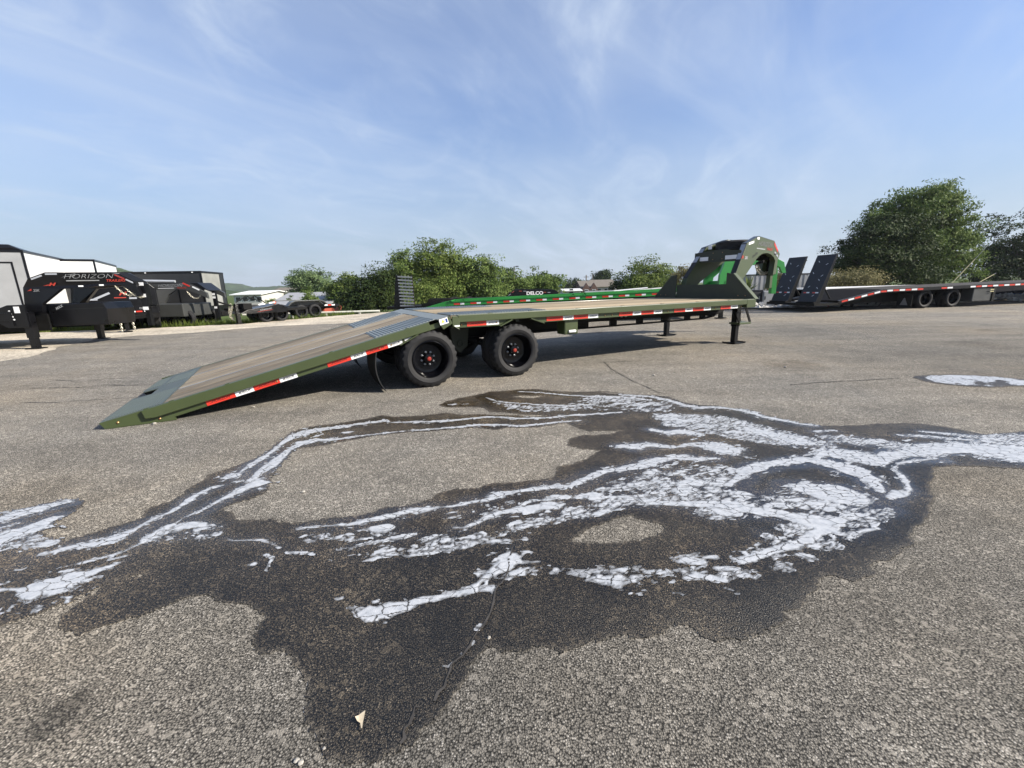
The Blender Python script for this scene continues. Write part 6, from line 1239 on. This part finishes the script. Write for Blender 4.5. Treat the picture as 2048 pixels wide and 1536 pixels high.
tree('round_tree', 'round yellowish green tree left of the olive bulkhead', 'tree', [(1292,545,34,28),(1270,566,30,20),(1320,556,30,26),(1300,572,46,16),(1340,566,20,20)], 46, 1295, 'leaf_bright', 9000, .2, clump=.4)
tree('low_tree', 'dark bushy tree right of the brick house', 'tree', [(1245,572,18,14),(1258,580,20,12)], 48, 1250, 'leaf_dark', 2500, .2)
tree('distant_tree', 'dark rounded tree behind the brick house', 'tree', [(1208,552,17,11),(1200,558,14,8)], 110, 1208, 'leaf_dark', 1800, .45, clump=.7)
tree('distant_tree', 'dark tree clump beyond the billboard left of the houses', 'tree', [(1150,569,17,10),(1135,575,18,8),(1165,573,12,8)], 120, 1150, 'leaf_dark', 1800, .5, clump=.8)
BG = 'trees and bushes in the thicket behind the deck'
tree('thicket_tree', 'tall bright green tree, highest in the thicket behind the deck', 'tree', [(872,530,42,42),(850,560,36,45),(900,545,30,45),(880,590,50,30)], 30, 872, 'leaf_bright', 13000, .15, group=BG)
tree('thicket_tree', 'loose bluish tree right of the highest tree in the thicket', 'tree', [(935,535,38,36),(965,550,32,34),(915,570,40,40),(960,585,50,26),(985,540,14,16)], 31, 940, 'leaf_mid', 13000, .14, group=BG)
tree('thicket_tree', 'thin grey-green tree left of the highest tree in the thicket', 'tree', [(805,545,30,36),(790,575,38,36),(825,580,30,36),(800,520,10,16)], 29, 800, 'leaf_mid', 10000, .13, group=BG)
tree('thicket_tree', 'low dark bush at the left end of the thicket', 'tree', [(745,578,34,34),(715,592,28,30),(765,560,24,24),(740,608,52,20)], 27, 740, 'leaf_dark', 10000, .13, group=BG)
tree('thicket_bush', 'leaning leafy bush in front of the highest thicket tree', 'shrub', [(858,592,24,24),(830,600,40,18)], 27, 850, 'leaf_bright', 5000, .13, False, group=BG)
tree('thicket_tree', 'sparse pale tree beside the street lamp at the thicket end', 'tree', [(1018,565,26,26),(1000,582,36,20),(1040,575,22,20)], 33, 1015, 'leaf_mid', 6000, .15, group=BG)
tree('thicket_tree', 'rounded green tree above the black lettered trailer', 'tree', [(1080,565,24,20),(1062,575,26,16),(1100,573,22,16),(1115,560,9,9)], 36, 1080, 'leaf_mid', 5000, .17, group=BG)
tree('conifer_tree', 'fluffy blue-green pine behind the red barn', 'tree', [(622,560,32,24),(605,575,30,22),(645,575,26,22),(622,590,36,12)], 48, 622, 'leaf_blue', 11000, .18, droop=.2)
tree('low_tree', 'yellow-green tree between the pine and the thicket', 'tree', [(682,578,18,20),(668,590,16,16),(698,572,16,22)], 36, 682, 'leaf_bright', 4500, .16)
tree('young_tree', 'small pale sapling in front of the barn roof, left', 'tree', [(583,602,6,10),(588,611,6,6)], 32, 584, 'leaf_mid', 450, .08, clump=.10)
tree('young_tree', 'leafy young tree in front of the barn roof, right', 'tree', [(613,588,10,9),(620,597,13,9),(608,602,11,8),(628,604,9,8)], 32.5, 614, 'leaf_mid', 2600, .10, clump=.13)
tree('young_tree', 'tiny dark bush by the red gable end of the barn', 'shrub', [(541,604,6,8)], 25.5, 541, 'leaf_mid', 500, .07, False, clump=.1)
# yucca by the olive bulkhead
yk = thing('yucca_plant', 'spiky yellow-green yucca clump beside the olive bulkhead', 'plant', (at(1496,575,20).x, 20.0, .0)); rr = random.Random(3); ym = MB()
for i in range(60):
    a = rr.uniform(0, 6.28); e = rr.uniform(.25, 1.3); ln = rr.uniform(.5, .85); d = Vector((math.cos(a)*math.cos(e), math.sin(a)*math.cos(e), math.sin(e))); b = Vector((d.x*.05, d.y*.05, .9+rr.uniform(-.15,.1))); sd_ = d.cross(Vector((0,0,1))).normalized()*.022
    mid = b+d*ln*.5; tip = b+d*ln-Vector((0,0,.08)); ym.add([b-sd_*.6, b+sd_*.6, mid+sd_, mid-sd_, tip], [(0,1,2,3),(3,2,4)])
ym.build('leaf_rosette', M['leaf_bright'], yk)
m = MB(); m.tube([(0,0,-.05),(.02,0,.5),(0,.02,.95)], [.09,.08,.07], 10); m.build('stem', M['bark'], yk)
# grass tufts beyond the gravel
rng = np.random.default_rng(5); n = 9000
gx_ = rng.uniform(-24, -8.8, n); gy_ = lot_edge(gx_)+rng.random(n)**1.6*7+.1
gzv = terrain_h(gx_, gy_); a = rng.uniform(0, 6.28, n); hgt = rng.uniform(.10, .34, n); wv = rng.uniform(.008, .018, n); lean = rng.normal(size=(n,2))*.10
b0 = np.stack([gx_-np.cos(a)*wv, gy_-np.sin(a)*wv, gzv-.02], -1); b1 = np.stack([gx_+np.cos(a)*wv, gy_+np.sin(a)*wv, gzv-.02], -1); tp = np.stack([gx_+lean[:,0], gy_+lean[:,1], gzv+hgt], -1)
tag(put('grass', raw_mesh('grass', np.stack([b0,b1,tp],1).reshape(-1,3), np.arange(n*3).reshape(-1,3), M['grass'])), 'rough green grass at the edge of the gravel under the trailers', 'grass', kind='stuff')
# ------------------------------------------------------------------ buildings
def gable(name, label, px0, px1, y_eave, y_ridge, Y, depth, mw, mr, axis='x', cat='building', zb=None):
    a = at(px0, y_eave, Y); b = at(px1, y_eave, Y); r = at((px0+px1)/2, y_ridge, Y); zb = hz(a.x, Y)-.4 if zb is None else zb; wd = b.x-a.x; he = (a.z+b.z)/2-zb; hr = r.z-zb
    t = thing(name, label, cat, (a.x, Y, zb)); m = MB()
    if axis == 'x':
        m.yz([(0,0),(depth,0),(depth,he),(depth/2,hr-.06),(0,he)], 0, wd); wl = m.build('wall', M[mw], t)
        m = MB(); m.yz([(-.35,he-.12),(depth/2,hr),(depth+.35,he-.12),(depth+.35,he-.02),(depth/2,hr+.10),(-.35,he-.02)], -.3, wd+.3); rf = m.build('roof', M[mr], t)
    else:
        m.xz([(0,0),(wd,0),(wd,he),(wd/2,hr-.06),(0,he)], 0, depth); wl = m.build('wall', M[mw], t)
        m = MB(); m.xz([(-.35,he-.12),(wd/2,hr),(wd+.35,he-.12),(wd+.35,he-.02),(wd/2,hr+.10),(-.35,he-.02)], -.3, depth+.3); rf = m.build('roof', M[mr], t)
    return t, wl, rf, wd, he, hr
def win(t, x, y, z, w_, h_, m_='glass', face='-y'):
    m = MB()
    m.box(x-.06, x+w_+.06, y-.05, y-.01, z-.06, z+h_+.06); f = m.build('window', M['white'], t)
    m = MB(); m.box(x, x+w_, y-.065, y-.051, z, z+h_); m.build('pane', M[m_], f)
# red barn with a big grey roof, ridge facing sideways
t, wl, rf, wd, he, hr = gable('barn', 'red sided barn with a broad grey shingle roof', 531, 648, 613, 588, 34, 9.0, 'red_metal', 'roof', 'x')
m = MB(); m.box(wd-.02, wd+2.2, 1.2, 6, he-.9, he-.78); m.box(wd+2.05, wd+2.18, 1.25, 1.4, 0, he-.85); m.build('lean_to', M['roof'], t)
m = MB(); m.box(wd-.03, wd+.03, 2.0, 3.6, 0, he-1.0); m.build('door', M['charcoal'], t)
for i in range(9):
    m = MB(); m.box(-.02+i*wd/8.2, .05+i*wd/8.2, -.03, -.005, .0, he-.1); m.build('batten', M['red_metal'], t)
t, *_r = gable('shed', 'small grey shed behind the yellow-green tree', 672, 700, 600, 594, 38, 4, 'siding', 'roof', 'x')
m = MB(); m.box(.4, 1.0, -.03, -.005, .1, 1.4); m.build('door', M['charcoal'], t)
t, wl, rf, wd, he, hr = gable('house', 'dark roofed house beyond the barn roof', 532, 590, 587, 576, 62, 9, 'brick', 'brown_roof', 'x')
for i in range(3): win(t, .8+i*1.4, 0, .9, .8, 1.0)
m = MB(); m.box(wd*.72, wd*.86, 4.0, 4.7, hr-.8, hr+.5); m.build('chimney', M['brick'], rf)
t, wl, rf, wd, he, hr = gable('warehouse', 'long white roofed low building beyond the equipment trailer', 466, 521, 588, 583, 56, 8, 'siding', 'white', 'x')
for i in range(4): win(t, .3+i*.9, 0, 1.0, .6, .5)
t, wl, rf, wd, he, hr = gable('house', 'brick house with two dark gables right of the billboard', 1164, 1192, 574, 562, 84, 9, 'brick', 'brown_roof', 'x', zb=-.6)
for gx0 in (.15, 1.6):
    m = MB(); m.xz([(gx0-.2,he-.4),(gx0+.55,he+.75),(gx0+1.3,he-.4),(gx0+1.3,0),(gx0-.2,0)], -.9, .1); m.build('gable_bay', M['brick'], t); win(t, gx0+.25, -.9, he-1.4, .6, .9)
m = MB(); m.box(1.25, 1.6, -.1, 0, .0, he-.8); m.build('door', M['red_metal'], t)
t, wl, rf, wd, he, hr = gable('house', 'pale sided house with broad tan roof beside the brick house', 1190, 1234, 573, 559.5, 88, 10, 'siding', 'brown_roof', 'x', zb=-.6)
for i in range(3): win(t, .6+i*1.3, 0, he-1.3, .6, .9)
t, wl, rf, wd, he, hr = gable('house', 'low white roofed shed left of the brick house', 1128, 1162, 581, 578.5, 80, 6, 'siding', 'white', 'x', zb=-.6)
m = MB(); m.box(1.0, 1.7, -.04, 0, 0, 1.2); m.build('door', M['charcoal'], t)
# billboard
p = at(1115.5, 573, 78); bb = thing('billboard', 'blue and white roadside billboard on a single post', 'sign', (p.x, 78, -.6)); zb_ = p.z+.6
m = MB(); m.tube([(0,0,0),(0,0,zb_)], .12, 10); m.build('post', M['pole'], bb)
m = MB(); m.box(-.78, .78, -.12, .08, zb_, zb_+1.15); bp_ = m.build('panel', M['board_sign'], bb)
m = MB(); m.box(-.72, -.2, -.14, -.12, zb_+.45, zb_+1.08); m.build('print_patch', M['red_ink'], bp_)
m = MB(); m.box(-.15, .7, -.14, -.12, zb_+.62, zb_+1.0); m.box(-.6, .4, -.14, -.12, zb_+.14, zb_+.3); m.build('print_patch', M['white_ink'], bp_)
def lamp_post(label, px, py, Y, arm):
    p = at(px, py, Y); t = thing('street_lamp', label, 'lamp', (p.x, Y, -.5), 0, 'street lamps above the trees'); h = p.z+.5
    m = MB(); m.tube([(0,0,0),(0,0,h)], [.11,.06], 8); m.build('post', M['pole'], t)
    m = MB(); m.bar((0,0,h-.03),(arm,0,h),.06,.06); m.box(min(arm*.5, arm*1.25), max(arm*.5, arm*1.25), -.14, .14, h-.05, h+.06); m.build('lamp_head', M['charcoal'], t)
lamp_post('street lamp rising over the thicket above the lettered black trailer', 1028, 533, 55, .45)
lamp_post('street lamp standing behind the brick house', 1185.5, 547.5, 95, .55)
p = at(1172.5, 550, 100); up = thing('utility_pole', 'wooden utility pole with transformer behind the brick house', 'pole', (p.x, 100, -.6)); h = p.z+.6
m = MB(); m.tube([(0,0,0),(0,0,h)], [.16,.11], 8); m.build('post', M['pole'], up)
m = MB(); m.box(-.55, .55, -.05, .05, h-.5, h-.38); m.build('crossarm', M['pole'], up)
m = MB(); m.tube([(.12,-.2,h-2.1),(.12,-.2,h-1.2)], .22, 10); m.build('transformer', M['charcoal'], up)
# guy wires with yellow guards
for lb, a, b, c_ in (('long leaning guy wire with faded yellow guard rising from behind the deck', (1904,566), (1950,518), (2075,386)), ('short leaning guy wire with faded yellow guard behind the deck', (1956,566), (1988,548.5), (1992,546))):
    Y = 25.0; A = at(*a, Y); B = at(*b, Y); Cc = at(*c_, Y); g0 = A-(B-A).normalized()*((A.z)/((B-A).normalized().z))
    t = thing('guy_wire', lb, 'guy wire', g0, 0); m = MB(); m.tube([Vector((0,0,0)), B-g0], .022, 8); m.build('wire_guard', M['guard_yellow'], t)
    m = MB(); m.tube([B-g0, Cc-g0], .012, 6); m.build('wire', M['cable'], t)
# pale pipe lying along the back of the gravel
p0 = at(486, 632.5, 24.3); p1 = at(760, 628.5, 25.2); pp = thing('pipe_rail', 'long cream pipe lying along the back of the gravel', 'pipe', (p0.x, p0.y, 0)); 
m = MB(); m.tube([(0,0,.07),(p1.x-p0.x, p1.y-p0.y, .07)], .065, 10); m.build('pipe', M['pipe'], pp, smooth=True)
for f in (.1, .35, .6, .85):
    m = MB(); x, y = (p1.x-p0.x)*f, (p1.y-p0.y)*f; m.box(x-.05, x+.05, y-.08, y+.08, -.4, .02); m.build('support', M['rock'], pp)
# ------------------------------------------------------------------ wooded hills
def hill(px_line, Y, back, seed, name='hills'):
    xs = np.array([at(p, 590, Y).x for p, _ in px_line]); zs = np.array([at(p, q, Y).z for p, q in px_line])
    X = np.linspace(xs[0], xs[-1], 260); Zr = np.interp(X, xs, zs); rows = 26
    T = np.linspace(-1, 1, rows); G = np.repeat(X[None], rows, 0); Yg = Y+np.repeat(T[:,None], len(X), 1)*back
    prof = (1-np.abs(T)**1.5)[:,None]; sc = Y/260
    Z = (Zr[None]+3)*prof-3 + prof*sc*1.6*(fbm(G/(3.2*sc), Yg/(3.2*sc), 3, seed)-.5)*2
    i_ = np.arange(rows*len(X)).reshape(rows, len(X)); F = np.stack([i_[:-1,:-1], i_[:-1,1:], i_[1:,1:], i_[1:,:-1]], -1).reshape(-1,4)
    return tag(put(name, raw_mesh(name, np.stack([G,Yg,Z],-1).reshape(-1,3), F, M['hill'], False)), kind='structure')
M['hill'] = mat('wooded_hillside', (.038,.058,.026), .95, var=.5, scale=.12, bump=.8, bscale=.5, spec=.1)
hill([(-300,520),(40,521),(150,527),(190,529),(215,529),(250,540),(300,555),(340,564),(400,575),(450,584),(520,592)], 300, 70, 3)
hill([(330,580),(420,567),(460,567),(480,571),(505,577),(535,574),(590,573),(680,574),(760,572),(900,574),(1100,573),(1350,569),(1700,560),(2200,545)], 900, 160, 8)

# ------------------------------------------------------------------ thin morning haze
hm = bpy.data.materials.new('haze'); hm.use_nodes = True; hn = hm.node_tree.nodes; hn.remove(hn['Principled BSDF'])
pv = hn.new('ShaderNodeVolumePrincipled'); pv.inputs['Color'].default_value = (.80,.86,.94,1); pv.inputs['Density'].default_value = .00025; pv.inputs['Anisotropy'].default_value = .2
hm.node_tree.links.new(pv.outputs[0], hn['Material Output'].inputs['Volume'])
m = MB(); m.box(-1800, 1800, -1800, 1800, -4.5, 60); hb = m.build('haze', hm); tag(hb, kind='stuff')
